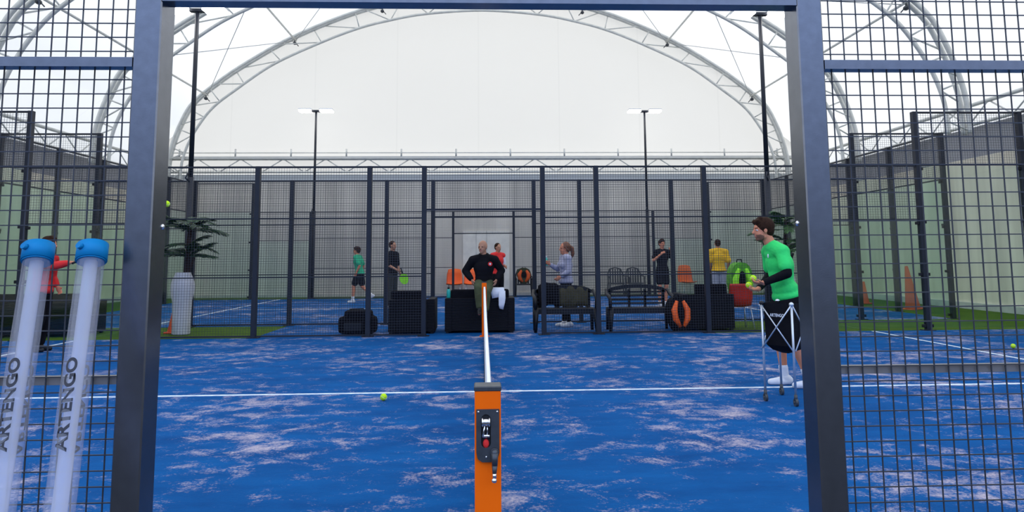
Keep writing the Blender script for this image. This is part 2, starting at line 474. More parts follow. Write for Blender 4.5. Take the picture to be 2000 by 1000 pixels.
# ------------------------------------------------------------------ setting
b = MB(); b.box(-XW, XW, -0.25, YB, -0.3, -0.004); struct(b.build('floor', GREENTURF))
b = MB(); b.box(-9.95, 9.95, -0.25, YF+0.05, -0.1, 0.0); struct(b.build('trim_1', BLUETURF))
b = MB(); b.box(-4.0, 4.0, YF+0.05, Y2-0.02, -0.1, 0.001); struct(b.build('trim_2', BLUETURF))
b = MB(); b.box(-9.95, 9.95, Y2-0.02, Y3+0.05, -0.1, 0.0); struct(b.build('trim_3', BLUETURF))
b = MB(); b.box(-3.0, 3.2, Y3+0.05, YB-0.05, -0.1, -0.001); struct(b.build('trim_4', BLUETURF))
b = MB(); b.box(-30, 30, -25, -0.25, -0.3, -0.03); struct(b.build('trim_5', DARKGROUND))  # unseen ground behind the viewer, added dark for the post bottoms to reflect
b = MB(); b.box(XW, XW+0.3, -3, YB+0.3, -0.3, 4.5); struct(b.build('wall_right', SIDEWALL))
b = MB(); b.box(-XW-0.3, -XW, -3, YB+0.3, -0.3, 4.5); struct(b.build('wall_left', SIDEWALL))
b = MB(); b.box(-XW, XW, YB, YB+0.3, -0.3, 4.45); struct(b.build('wall_back', BACKWALL))
b = MB(); b.box(XW-0.08, XW, 0, YB, 0, 0.16); struct(b.build('baseboard_right', PLINTH))
b = MB(); b.box(-XW, -XW+0.08, 0, YB, 0, 0.16); struct(b.build('baseboard_left', PLINTH))
b = MB(); b.box(-XW+0.1, XW-0.1, YB-0.06, YB, 0, 0.10); struct(b.build('baseboard_back', PLINTH))
# white membrane gable above the back wall
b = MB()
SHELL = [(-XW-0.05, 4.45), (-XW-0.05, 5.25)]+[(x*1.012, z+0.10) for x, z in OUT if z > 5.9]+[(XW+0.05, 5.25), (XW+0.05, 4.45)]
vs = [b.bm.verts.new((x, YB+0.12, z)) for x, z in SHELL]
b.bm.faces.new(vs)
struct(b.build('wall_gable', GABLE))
# roof membrane
b = MB()
RO = SHELL
ys = [-0.2+(YB+0.3+0.2)*i/12 for i in range(13)]
rows = [[b.bm.verts.new((x, y, z)) for x, z in RO] for y in ys]
for i in range(12):
    for k in range(len(RO)-1):
        fc = b.bm.faces.new((rows[i][k], rows[i][k+1], rows[i+1][k+1], rows[i+1][k])); fc.smooth = True
struct(b.build('ceiling', ROOF))

# ledge strip across the foot of the gable, with rail
b = MB(); b.box(-XW, XW, YB-0.30, YB+0.1, 5.0, 5.09)
struct(b.build('trim_6', LEDGE))
b = MB(); b.cyl((-11.2, YB-0.28, 5.22), (11.2, YB-0.28, 5.22), 0.018)
for i in range(12): b.cyl((-11+2*i, YB-0.28, 5.09), (-11+2*i, YB-0.28, 5.36), 0.03)
struct(b.build('trim_7', WHITESTEEL))

# eaves trusses along the walls
def eaves_truss(name, label, axis, fixed, lo, hi):
    t = thing(name, label, 'truss', (0, 0, 0), 0)
    def P(s, z): return (s, fixed, z) if axis == 'x' else (fixed, s, z)
    c = MB(); c.cyl(P(lo, 5.0), P(hi, 5.0), 0.05); c.build('top_chord', WHITESTEEL, t)
    c = MB(); c.cyl(P(lo, 4.52), P(hi, 4.52), 0.04); c.build('bottom_chord', WHITESTEEL, t)
    c = MB(); n = int((hi-lo)/0.75); st = (hi-lo)/n
    for i in range(n):
        z0, z1 = (4.52, 5.0) if i % 2 else (5.0, 4.52)
        c.cyl(P(lo+i*st, z0), P(lo+(i+1)*st, z1), 0.02, n=6)
    c.build('web', WHITESTEEL, t)
eaves_truss('eaves_truss', 'white zigzag steel truss along the top of the back wall', 'x', YB-0.2, -XW+0.3, XW-0.3)
eaves_truss('eaves_truss', 'white zigzag steel truss along the top of the right side wall', 'y', XW-0.2, 2, YB-0.4)
eaves_truss('eaves_truss', 'white zigzag steel truss along the top of the left side wall', 'y', -XW+0.2, 2, YB-0.4)

# roof arches
labels = ['white steel truss arch against the gable, farthest of the roof arches',
          'white steel truss arch standing second from the gable', 'white steel truss arch nearest the viewer, third from the gable']
for yy, lab in zip(ARCH_Y, labels):
    t = thing('roof_arch', lab, 'arch', (0, yy, 0), 0, 'roof arches')
    for dy in (-0.22, 0.0):
        c = MB(); c.tube([(x, dy, z) for x, z in OUT], 0.062, 8); c.build('outer_chord', WHITESTEEL, t)
    c = MB(); c.tube([(x, -0.11, z) for x, z in INN], 0.052, 8); c.build('inner_chord', WHITESTEEL, t)
    c = MB()
    N = 23
    for i in range(N):
        def pt(C, u): 
            k = u*(len(C)-1); j = min(int(k), len(C)-2); a = k-j
            return (C[j][0]*(1-a)+C[j+1][0]*a, C[j][1]*(1-a)+C[j+1][1]*a)
        o0 = pt(OUT, (i+0.1)/N); i0 = pt(INN, (i+0.5)/N); o1 = pt(OUT, (i+0.9)/N)
        c.cyl((o0[0], -0.22 if i % 2 else 0, o0[1]), (i0[0], -0.11, i0[1]), 0.022, n=6)
        c.cyl((i0[0], -0.11, i0[1]), (o1[0], 0 if i % 2 else -0.22, o1[1]), 0.022, n=6)
    c.build('web', WHITESTEEL, t)
NODES = [(11.0, 5.3), (10.1, 7.25), (6.95, 9.42), (3.75, 10.62)]
def outer_at(xq):
    for (x0, z0), (x1, z1) in zip(OUT, OUT[1:]):
        if x0 <= xq <= x1: return z0+(z1-z0)*(xq-x0)/(x1-x0+1e-9)
    return 6
names = ['eaves', 'haunch', 'shoulder', 'crown']
for s, side in ((-1, 'left'), (1, 'right')):
    for (xq, zq), nm in zip(NODES[1:], names[1:]):
        z = outer_at(s*xq)-0.10
        t = thing('purlin', f'thin white roof tube tying the arches together at the {side} {nm}', 'purlin', (s*xq, 0, z))
        c = MB(); c.cyl((0, -3.2, 0), (0, YB-0.2, 0), 0.035, n=8); c.build('tube', WHITESTEEL, t)
        for yy in ARCH_Y:
            c = MB(); c.ell((0, yy-0.11, -0.14), (0.07, 0.09, 0.06)); c.cyl((0, yy-0.11, -0.14), (0, yy-0.11, 0.05), 0.02)
            c.cyl((-0.14*s, yy-0.11, -0.25), (0, yy-0.11, -0.1), 0.015); c.build('joint', PLATE, t)
# cross cables between arches
for s, side in ((-1, 'left'), (1, 'right')):
    for k, (ya, yb) in enumerate(zip(ARCH_Y, ARCH_Y[1:]+(9.1,))):
        c = MB()
        for q in range(2):
            a, b2 = NODES[q+1], NODES[q+2]
            za, zb = outer_at(s*a[0])-0.12, outer_at(s*b2[0])-0.12
            c.cyl((s*a[0], ya, za), (s*b2[0], yb, zb), 0.012, n=5); c.cyl((s*b2[0], ya, zb), (s*a[0], yb, za), 0.012, n=5)
        o = c.build('bracing_cable', CABLE)
        tag(o, f'crossed wire bracing under the {side} of the roof, ' + ['in the bay by the gable', 'in the second bay from the gable', 'in the third bay from the gable'][k], 'cable', 'roof bracing')

# back door seen through the far gate
b = MB(); b.box(-0.75, 0.95, YB-0.05, YB, 0.0, 2.35)
d = struct(b.build('door_1', DOORM))
b = MB(); b.box(0.10, 0.13, YB-0.065, YB-0.05, 0.0, 2.35); b.box(-0.28, -0.26, YB-0.065, YB-0.05, 0.0, 2.35); b.build('door_joint', PLINTH, d)

# ------------------------------------------------------------------ court lines
def court_line(name, x0, x1, y0, y1, lab):
    b = MB(); b.box(x0, x1, y0, y1, -0.02, 0.004); tag(b.build(name, LINE), lab, 'line', 'painted court lines')
court_line('court_line', -6.95, 6.95, 5.22, 5.27, 'long white centre line crossing the near court under the net')
court_line('court_line', 6.93, 6.98, 0.0, YF, 'white service line running away along the right of the near court')
court_line('court_line', -6.98, -6.93, 0.0, YF, 'white service line running away along the left of the near court')
court_line('court_line', -6.95, 6.95, 17.8, 17.85, 'white centre line across the farther court behind the bags')
court_line('court_line', -6.98, -6.93, Y2, Y3, 'white service line on the left of the farther court behind the palm')
court_line('court_line', 6.93, 6.98, Y2, Y3, 'white service line on the right of the farther court')

# ------------------------------------------------------------------ fences
PW, PD = 0.083, 0.10
def wires(x0, x1, z0, z1, y=0.0, pitch=0.0462, r=0.002, zoff=0.0):
    b = MB()
    n = max(1, round((x1-x0)/pitch)); 
    for i in range(1, n):
        xx = x0+(x1-x0)*i/n; b.box(xx-r, xx+r, y-r, y+r, z0, z1)
    n = max(1, round((z1-z0)/pitch))
    for i in range(1, n):
        zz = z0+(z1-z0)*i/n+zoff; b.box(x0, x1, y-3*r, y-r, zz-r, zz+r)
    return b
def post(t, xc, h, m, z0=0.0):
    b = MB(); b.rbox(xc-PW/2, xc+PW/2, 0, PD, z0, h, r=0.004, seg=1)
    b.box(xc-0.10, xc+0.10, -0.03, PD+0.03, 0.0, 0.012)
    return b.build('post', m, t)
def rail(t, x0, x1, z, m, y0=0.0, y1=0.04, h=0.032, nm='rail'):
    b = MB(); b.box(x0, x1, y0, y1, z-h/2, z+h/2); return b.build(nm, m, t)
def clamps(t, x, zs, y=0.05, dx=0.05):
    for z in zs:
        b = MB(); b.rbox(x-0.028, x+0.028, y-0.03, y+0.03, z-0.028, z+0.028, r=0.006, seg=1)
        b.build('glass_clamp', BLACKPL, t)
def fence(label, y, near=False, tail=True, r=0.0017, hi=3.0):
    m = NAVY if near else BLACKSTEEL
    t = thing('court_fence', label, 'fence', (0, y, 0), 0)
    xs = [HALF, 2.03, 4.0] + ([6.0] if tail else [])
    hw = PW/2
    for s in (-1, 1):
        for xx in xs:
            post(t, s*xx, hi, m)
        for a, c in zip(xs, xs[1:]):
            lo, hi_x = (a+hw, c-hw) if s > 0 else (-c+hw, -a-hw)
            if near and a == 2.03 and False: continue
            wires(lo, hi_x, 0.03, hi-0.02, y=0.052, r=r).build('mesh_panel', WIRE, t)
            if near:
                rail(t, lo, hi_x, 1.965, m, 0.0, 0.045, 0.030)
                rail(t, lo, hi_x, 0.985, RAILGREY, 0.058, 0.09, 0.024)
            else:
                rail(t, lo, hi_x, 2.07, m, 0.02, 0.05, 0.02)
                rail(t, lo, hi_x, 1.04, m, 0.02, 0.05, 0.02)
            rail(t, lo, hi_x, hi-0.015, m, 0.02, 0.07, 0.03)
            rail(t, lo, hi_x, 0.03, m, 0.02, 0.05, 0.025)
    # gate head
    rail(t, -HALF+hw, HALF-hw, 2.19 if near else 2.215, m, 0.0, 0.06 if near else 0.05, 0.055 if near else 0.035, 'header')
    rail(t, -HALF+hw, HALF-hw, hi-0.015, m, 0.02, 0.07, 0.03, 'top_rail')
    wires(-HALF+hw, HALF-hw, 2.23, hi-0.03, y=0.052, r=r).build('mesh_panel', WIRE, t)
    if tail:
        for s in (-1, 1):
            post(t, s*8.0, 4.0, m); post(t, s*10.0, 4.0, m)
            def X(a, c): return (a+hw, c-hw) if s > 0 else (-c+hw, -a-hw)
            lo, h2 = X(6, 8)
            b = MB(); b.box(lo, h2, 0.045, 0.055, 0.04, 1.98); b.build('glass_panel', GLASS, t)
            wires(lo, h2, 2.0, 2.98, y=0.052, r=r).build('mesh_panel', WIRE, t)
            rail(t, lo, h2, 2.985, m, 0.02, 0.07, 0.03)
            rail(t, lo, h2, 2.0, m, 0.03, 0.06, 0.02)
            lo, h2 = X(8, 10)
            b = MB(); b.box(lo, h2, 0.045, 0.055, 0.04, 2.98); b.build('glass_panel', GLASS, t)
            wires(lo, h2, 3.0, 3.98, y=0.052, r=r).build('mesh_panel', WIRE, t)
            rail(t, lo, h2, 3.985, m, 0.02, 0.07, 0.03)
            rail(t, lo, h2, 3.0, m, 0.03, 0.06, 0.02)
            for xx in (8.0-s*0.0-0.07, 8.0+0.07, 9.93):
                clamps(t, s*xx, (0.08, 1.0, 1.95, 2.93) if xx > 8 else (0.08, 1.0, 1.93))
    return t
ft = fence('navy steel mesh fence with open gateway, closest to the viewer', 0.0, near=True, tail=False, r=0.0017)
for s in (-1, 1):                                # shiny screws on the inner faces of the gate posts
    b = MB(); b.ell((s*(HALF-PW/2), 0.075, 1.453), (0.006, 0.009, 0.009)); b.build('screw', CHROME, ft)
fence('dark mesh fence with open gateway on the far side of the near court', YF)
fence('dark mesh fence behind the benches, closing the farther court', Y2)
fence('dark mesh fence farthest back, just before the back wall', Y3)

def end_wall(label, x, y0, n, yn):
    t = thing('glass_end_wall', label, 'glass wall', (x, y0, 0), 0)
    s = 1 if x > 0 else -1
    st = (yn-y0)/n
    for i in range(n+1):
        if 0 < i < n or (n == 1 and i == 0):
            b = MB(); b.rbox(-0.05, 0.05, i*st-PW/2, i*st+PW/2, 0, 4.0, r=0.004, seg=1)
            b.box(-0.1, 0.1, i*st-0.1, i*st+0.1, 0, 0.012); b.build('post', BLACKSTEEL, t)
    for i in range(n):
        a, c = i*st+0.06, (i+1)*st-0.06
        b = MB(); b.box(-0.006, 0.006, a, c, 0.04, 2.97); b.build('glass_panel', GLASS, t)
        w = wires(a, c, 3.0, 3.98, y=0.0, r=0.0017)
        bmesh.ops.transform(w.bm, matrix=Matrix(((0, -1, 0, 0), (1, 0, 0, 0), (0, 0, 1, 0), (0, 0, 0, 1))), verts=w.bm.verts)
        w.build('mesh_panel', WIRE, t)
        for zz in (2.985, 3.985):
            b = MB(); b.box(-0.02, 0.02, a, c, zz-0.015, zz+0.015); b.build('rail', BLACKSTEEL, t)
        for zz in (0.08, 1.0, 2.0, 2.93):
            b = MB(); b.rbox(-0.03, 0.03, a-0.02, a+0.035, zz-0.025, zz+0.025, r=0.006, seg=1); b.build('glass_clamp', BLACKPL, t)
end_wall('clear glass end wall on the right of the farther court', 10.0, Y2+0.1, 5, Y3)
end_wall('clear glass end wall on the left of the farther court', -10.0, Y2+0.1, 5, Y3)
end_wall('clear glass end wall panel at the right corner of the near court', 10.0, YF-2.0, 1, YF)
end_wall('clear glass end wall panel at the left corner of the near court', -10.0, YF-2.0, 1, YF)

# ------------------------------------------------------------------ flood lamps
def lamp(name, x, y, h, label, rx=0.045, rz=0):
    t = thing(name, label, 'lamp post', (x, y, 0), rz, 'court floodlights')
    b = MB(); b.cyl((0, 0, 0), (0, 0, 3.05), 0.062, n=12); b.cyl((0, 0, 3.05), (0, 0, h), rx, rx*0.8, n=12)
    b.rbox(-0.12, 0.12, -0.12, 0.12, 0, 0.02, r=0.005, seg=1)
    b.build('pole', BLACKSTEEL, t)
    b = MB(); b.rbox(-0.16, 0.16, -0.06, 0.06, h-0.05, h+0.02, r=0.01, seg=1)
    b.build('cross_arm', BLACKSTEEL, t)
    b = MB(); b.tube([(0, -0.05, 2.95), (-0.06, -0.1, 3.02), (-0.03, -0.07, 3.12)], 0.02); b.build('cable_loop', BLACKSTEEL, t)
    for s in (-1, 1):
        b = MB(); b.rbox(min(s*0.14, s*0.60), max(s*0.14, s*0.60), -0.17, 0.17, h+0.02, h+0.06, r=0.01, seg=1,
                         m=Matrix.Rotation(0, 4, 'X'))
        hd = b.build('lamp_head', BLACKSTEEL if h < 0 else ALU, t)
        b = MB(); b.box(min(s*0.15, s*0.59), max(s*0.15, s*0.59), -0.165, 0.165, h-0.045, h+0.021); b.build('light_panel', LED, hd)
    return t
lamp('floodlight', -5.95, Y3+0.25, 6.62, 'thin floodlight pole at the left of the back fence, twin lit heads')
lamp('floodlight', 5.85, Y3+0.25, 6.62, 'thin floodlight pole at the right of the back fence, twin lit heads')
lamp('floodlight', -6.02, Y2-0.17, 6.60, 'tall black floodlight pole rising behind the left palm', 0.05)
lamp('floodlight', 6.02, Y2-0.17, 6.60, 'tall black floodlight pole rising behind the man in green', 0.05)

# ------------------------------------------------------------------ net
def net_z(v): return 0.915-0.055*math.sin(PI*min(1, v))-0.06*v
t = thing('padel_net', 'black net with white top tape stretched along the middle of the court', 'net', (0.010, 0, 0))
NY0, NY1 = 0.235, YF-0.18
b = MB(); N = 40
for i in range(N):
    v0, v1 = i/N, (i+1)/N
    ya, yb = NY0+(NY1-NY0)*v0, NY0+(NY1-NY0)*v1
    za, zb = net_z(v0), net_z(v1)
    wa, wb = 0.006+0.008*v0, 0.006+0.008*v1
    P = lambda y, z, w: [(-w, y, z), (w, y, z), (w+0.006, y, z-0.05), (-w-0.006, y, z-0.05)]
    A = [b.bm.verts.new(p) for p in P(ya, za, wa)]; B = [b.bm.verts.new(p) for p in P(yb, zb, wb)]
    for k in range(4): b.bm.faces.new((A[k], A[(k+1) % 4], B[(k+1) % 4], B[k]))
b.build('top_tape', TAPE, t)
b = MB()
n = int((NY1-NY0)/0.045)
for i in range(n+1):
    v = i/n; y = NY0+(NY1-NY0)*v; b.box(-0.0018, 0.0018, y-0.0018, y+0.0018, 0.02, net_z(v)-0.04)
for k in range(20):
    for i in range(20):
        v0, v1 = i/20, (i+1)/20
        ya, yb = NY0+(NY1-NY0)*v0, NY0+(NY1-NY0)*v1
        za, zb = [0.02+(net_z(v)-0.06)*k/19 for v in (v0, v1)]
        b.cyl((0, ya, za), (0, yb, zb), 0.0018, n=4, cap=False)
b.build('netting', BLACKCLOTH, t)
b = MB(); b.box(-0.012, 0.012, NY0, NY1, 0.015, 0.05); b.build('bottom_band', BLACKCLOTH, t)

def net_post(y, label, winch):
    t = thing('net_post', label, 'net post', (0.005, y, 0))
    b = MB(); b.rbox(-0.042, 0.042, 0, 0.08, 0, 0.925, r=0.003, seg=1); b.box(-0.08, 0.08, -0.03, 0.11, 0, 0.012)
    b.build('post_body', ORANGE, t)
    b = MB(); b.rbox(-0.044, 0.044, -0.002, 0.082, 0.922, 0.938, r=0.003, seg=1); b.build('post_cap', PLATE, t)
    if winch:
        pl = MB()
        w = 0.0365; prof = [(-w, 0.868), (w, 0.868), (w, 0.735), (w-0.006, 0.716), (0.02, 0.706), (-0.018, 0.706), (-w+0.004, 0.716), (-w, 0.735)]
        slot = []
        sx, r = -0.006, 0.0155
        for k in range(9): a = PI*k/8; slot.append((sx+r*math.cos(a), 0.838+r*math.sin(a)))
        for k in range(9): a = PI+PI*k/8; slot.append((sx+r*math.cos(a), 0.765+r*math.sin(a)))
        # plate with a slot: bridge outer outline and slot as faces
        bm = pl.bm
        def ring(pts, yy): return [bm.verts.new((p[0], yy, p[1])) for p in pts]
        # resample outer outline to the slot's count by angle from the middle
        cx, cz = sx, 0.80
        def hit(a):
            dx, dz = math.cos(a), math.sin(a); best = None
            for i in range(len(prof)):
                (x0, z0), (x1, z1) = prof[i], prof[(i+1) % len(prof)]
                ex, ez = x1-x0, z1-z0; den = dx*ez-dz*ex
                if abs(den) < 1e-9: continue
                tt = ((x0-cx)*ez-(z0-cz)*ex)/den; uu = ((x0-cx)*dz-(z0-cz)*dx)/den
                if tt > 0 and -1e-6 <= uu <= 1+1e-6 and (best is None or tt < best): best = tt
            return (cx+dx*best, cz+dz*best)
        angs = sorted([math.atan2(p[1]-cz, p[0]-cx) for p in slot]+[math.atan2(p[1]-cz, p[0]-cx) for p in prof])
        def slot_at(a):
            dx, dz = math.cos(a), math.sin(a)
            lo, hi = 0.0, 0.2
            for _ in range(30):
                mdd = (lo+hi)/2; px, pz = cx+dx*mdd, cz+dz*mdd
                qz = min(max(pz, 0.765), 0.838)
                if math.hypot(px-sx, pz-qz) < r: lo = mdd
                else: hi = mdd
            return (cx+dx*lo, cz+dz*lo)
        O = [hit(a) for a in angs]; I = [slot_at(a) for a in angs]
        f0, f1 = -0.010, -0.001
        of, jf, ob_, ib = ring(O, f0), ring(I, f0), ring(O, f1), ring(I, f1)
        n = len(angs)
        for i in range(n):
            j = (i+1) % n
            bm.faces.new((of[i], of[j], jf[j], jf[i])); bm.faces.new((ob_[j], ob_[i], ib[i], ib[j]))
            bm.faces.new((of[j], of[i], ob_[i], ob_[j])); bm.faces.new((jf[i], jf[j], ib[j], ib[i]))
        wp = pl.build('winch_plate', PLATE, t)
        b = MB(); b.box(sx-r, sx+r, -0.0015, -0.0005, 0.75, 0.853); b.build('slot_shade', BLACKPL, t)  # thin black sheet put in for the shade inside the slot
        b = MB(); b.cyl((sx-0.012, -0.012, 0.83), (sx+0.012, -0.012, 0.83), 0.012, n=14)
        b.cyl((sx-0.013, -0.013, 0.83), (sx-0.009, -0.013, 0.83), 0.015, n=14); b.cyl((sx+0.009, -0.013, 0.83), (sx+0.013, -0.013, 0.83), 0.015, n=14)
        b.tube([(sx-0.004, -0.014, 0.818), (sx-0.007, -0.012, 0.80), (sx-0.010, -0.012, 0.786)], 0.0028)
        b.tube([(sx+0.004, -0.010, 0.818), (sx+0.005, -0.010, 0.79)], 0.0022)
        b.build('winch_drum', CHROME, t)
        b = MB(); b.cyl((sx-0.012, -0.008, 0.786), (sx+0.012, -0.008, 0.786), 0.006, n=10); b.build('winch_axle', CHROME, t)
        b = MB(); b.ell((sx, -0.004, 0.762), (0.010, 0.006, 0.014)); b.build('red_washer', REDM, t)
        for px, pz in ((-0.030, 0.861), (0.030, 0.861), (-0.005, 0.722)):
            b = MB(); b.ell((px, -0.010, pz), (0.0035, 0.003, 0.0035)); b.build('screw', CHROME, t)
        b = MB(); b.cyl((0.021, -0.012, 0.738), (0.021, -0.026, 0.738), 0.013, n=18)
        b.chain([(0.021, -0.024, 0.738), (0.021, -0.026, 0.700), (0.020, -0.028, 0.672)], [0.0115, 0.009, 0.006])
        h = b.build('crank_handle', PLATE, t)
        b = MB(); b.cyl((0.020, -0.028, 0.676), (0.020, -0.029, 0.664), 0.0065, n=12); b.ell((0.019, -0.030, 0.656), 0.0085); b.build('crank_knob', CHROME, h)
    return t
net_post(0.13, 'orange net post with grey winch plate and crank in the foreground', True)
net_post(YF-0.16, 'orange net post at the far end of the net', False)

# ------------------------------------------------------------------ ball collecting tubes
def text_mesh(word, size, bold=0.0):
    cu = bpy.data.curves.new('t', 'FONT'); cu.body = word; cu.size = size; cu.offset = bold
    cu.align_x = 'CENTER'; cu.align_y = 'CENTER'; cu.extrude = 0.0
    o = bpy.data.objects.new('t', cu); COL.objects.link(o)
    dg = bpy.context.evaluated_depsgraph_get()
    me = bpy.data.meshes.new_from_object(o.evaluated_get(dg))
    bpy.data.objects.remove(o); bpy.data.curves.remove(cu)
    bm = bmesh.new(); bm.from_mesh(me); bpy.data.meshes.remove(me)
    xs = [v.co.x for v in bm.verts]; ysv = [v.co.y for v in bm.verts]
    cx, cy = (min(xs)+max(xs))/2, (min(ysv)+max(ysv))/2
    for v in bm.verts: v.co.x -= cx; v.co.y -= cy
    return bm, max(xs)-min(xs)
INK = mat('dark_print', (0.006, 0.008, 0.02), 0.5)
def ball_tube(top, bot, label):
    top, bot = Vector(top), Vector(bot)
    ax = (top-bot).normalized(); L = (top-bot).length
    t = thing('ball_collecting_tube', label, 'ball tube', tuple(bot), 0, 'ball tubes leaning on the fence')
    # local frame: axis ax, front toward viewer
    fr = Vector((0, -1, 0)); fr = (fr-ax*fr.dot(ax)).normalized(); lf = ax.cross(fr).normalized()   # lf: to the viewer's left/right
    if lf.x > 0: lf = -lf
    def P(a, ang, r): return ax*a+(fr*math.cos(ang)+lf*math.sin(ang))*r
    R = 0.0350
    def shell(r, a0, a1, n=40):
        b = MB(); A = []; B = []
        for k in range(n):
            g = 2*PI*k/n; A.append(b.bm.verts.new(P(a0, g, r))); B.append(b.bm.verts.new(P(a1, g, r)))
        for k in range(n):
            fc = b.bm.faces.new((A[k], A[(k+1) % n], B[(k+1) % n], B[k])); fc.smooth = True
        return b
    shell(R, 0.0, L-0.02).build('tube_wall', TUBEM, t)
    shell(0.018, L-0.88, L-0.03).build('highlight_core', HIGHLIGHT, t)  # milky core added to imitate the bright reflection inside the tube
    b = MB(); b.cyl(P(L-0.052, 0, 0), P(L, 0, 0), 0.0415, n=40); b.cyl(P(L-0.056, 0, 0), P(L-0.052, 0, 0), 0.039, n=40)
    cp = b.build('tube_cap', CAPBLUE, t)
    b = MB(); q = P(L-0.022, 0.25, 0.041); b.cyl(q, q+(q-ax*(L-0.022)).normalized()*0.012, 0.009, n=14); b.build('cap_button', CAPBLUE, cp)
    b = MB(); b.cyl(P(0.0, 0, 0), P(0.03, 0, 0), 0.039, n=32); b.build('tube_foot', CAPBLUE, t)
    for ang0, mirror, nm in ((-0.10, 1, 'brand_print'), (PI+0.0, 1, 'brand_print_back')):
        bm, w = text_mesh('ARTENGO', 0.046, 0.0018)
        bmesh.ops.triangulate(bm, faces=bm.faces[:])
        k = 0.245/w
        for v in bm.verts:
            a = L-0.475 + v.co.x*k; h = v.co.y*0.80
            v.co = P(a, ang0+h/R, R+0.0006)
        b = MB(); b.bm.free(); b.bm = bm; b.build(nm, INK, t)
ball_tube((-1.160, -0.055, 1.395), (-0.925, -0.68, 0.01), 'clear ball tube with blue cap, right of the two on the fence')
ball_tube((-1.315, -0.055, 1.395), (-1.055, -0.68, 0.01), 'clear ball tube with blue cap, left of the two on the fence')

# ------------------------------------------------------------------ balls
def ball(x, y, z, label):
    b = MB(); b.ell((0, 0, 0), 0.033, u=24, v=16)
    o = b.build('padel_ball', BALLM); o.location = (x, y, z)
    tag(o, label, 'ball', 'yellow balls')
    c = MB(); c.tube([(0.0334*math.cos(a)*math.cos(0.45*math.sin(2*a)), 0.0334*math.sin(a)*math.cos(0.45*math.sin(2*a)), 0.0334*math.sin(0.45*math.sin(2*a))) for a in [2*PI*k/32 for k in range(32)]], 0.0012, 5, True)
    c.build('ball_seam', WHITE, o)
ball(-0.965, 4.85, 0.035, 'yellow ball on the blue turf left of the orange post, near the white line')
ball(7.62, 8.0, 0.035, 'yellow ball on the turf seen through the right mesh panel')
ball(-3.28, 5.3, 1.93, 'yellow ball in mid air beside the left gate post')

# ------------------------------------------------------------------ furniture
def sofa(loc, w, d, harm, hback, bx0, bx1, label, rz=0, m=RATTAN):
    t = thing('rattan_sofa', label, 'sofa', loc, rz, 'black rattan seats')
    aw = 0.13
    b = MB(); b.rbox(aw-0.005, w-aw+0.005, 0.11, d-0.02, 0.05, harm*0.52, r=0.02); b.build('seat_base', m, t)
    for x0 in (0, w-aw):
        b = MB(); b.rbox(x0, x0+aw, 0.0, d, 0.03, harm, r=0.02); b.build('armrest', m, t)
    b = MB(); b.rbox(aw-0.005, w-aw+0.005, 0.012, 0.10, 0.04, harm-0.005, r=0.01); b.build('back_panel', m, t)
    b = MB(); b.rbox(bx0, bx1, 0.105, 0.26, harm*0.55, hback, r=0.04, seg=3); b.build('back_cushion', BLACKCLOTH, t)
    b = MB(); b.rbox(aw+0.01, w-aw-0.01, 0.26, d-0.01, harm*0.52, harm*0.52+0.13, r=0.04, seg=3); b.build('seat_cushion', BLACKCLOTH, t)
    for x0 in (0.02, w-0.08):
        for y0 in (0.03, d-0.09):
            b = MB(); b.box(x0, x0+0.05, y0, y0+0.05, 0.0, 0.05); b.build('foot', BLACKPL, t)
    return t
sofa((-0.71, 10.97, 0), 1.27, 0.75, 0.63, 0.78, 0.10, 1.17, 'black rattan sofa seen from behind at the end of the net, man perched on it')
sofa((-1.73, 10.95, 0), 0.84, 0.80, 0.62, 0.77, 0.03, 0.62, 'black rattan armchair standing right of the black sports bag')
sofa((3.66, 10.95, 0), 0.95, 0.80, 0.66, 0.84, 0.27, 0.86, 'black rattan armchair between the orange racket bag and the red chair')
sofa((-9.3, 11.15, 0), 2.1, 0.8, 0.62, 0.76, 0.05, 2.0, 'long black rattan sofa behind the left mesh panel')

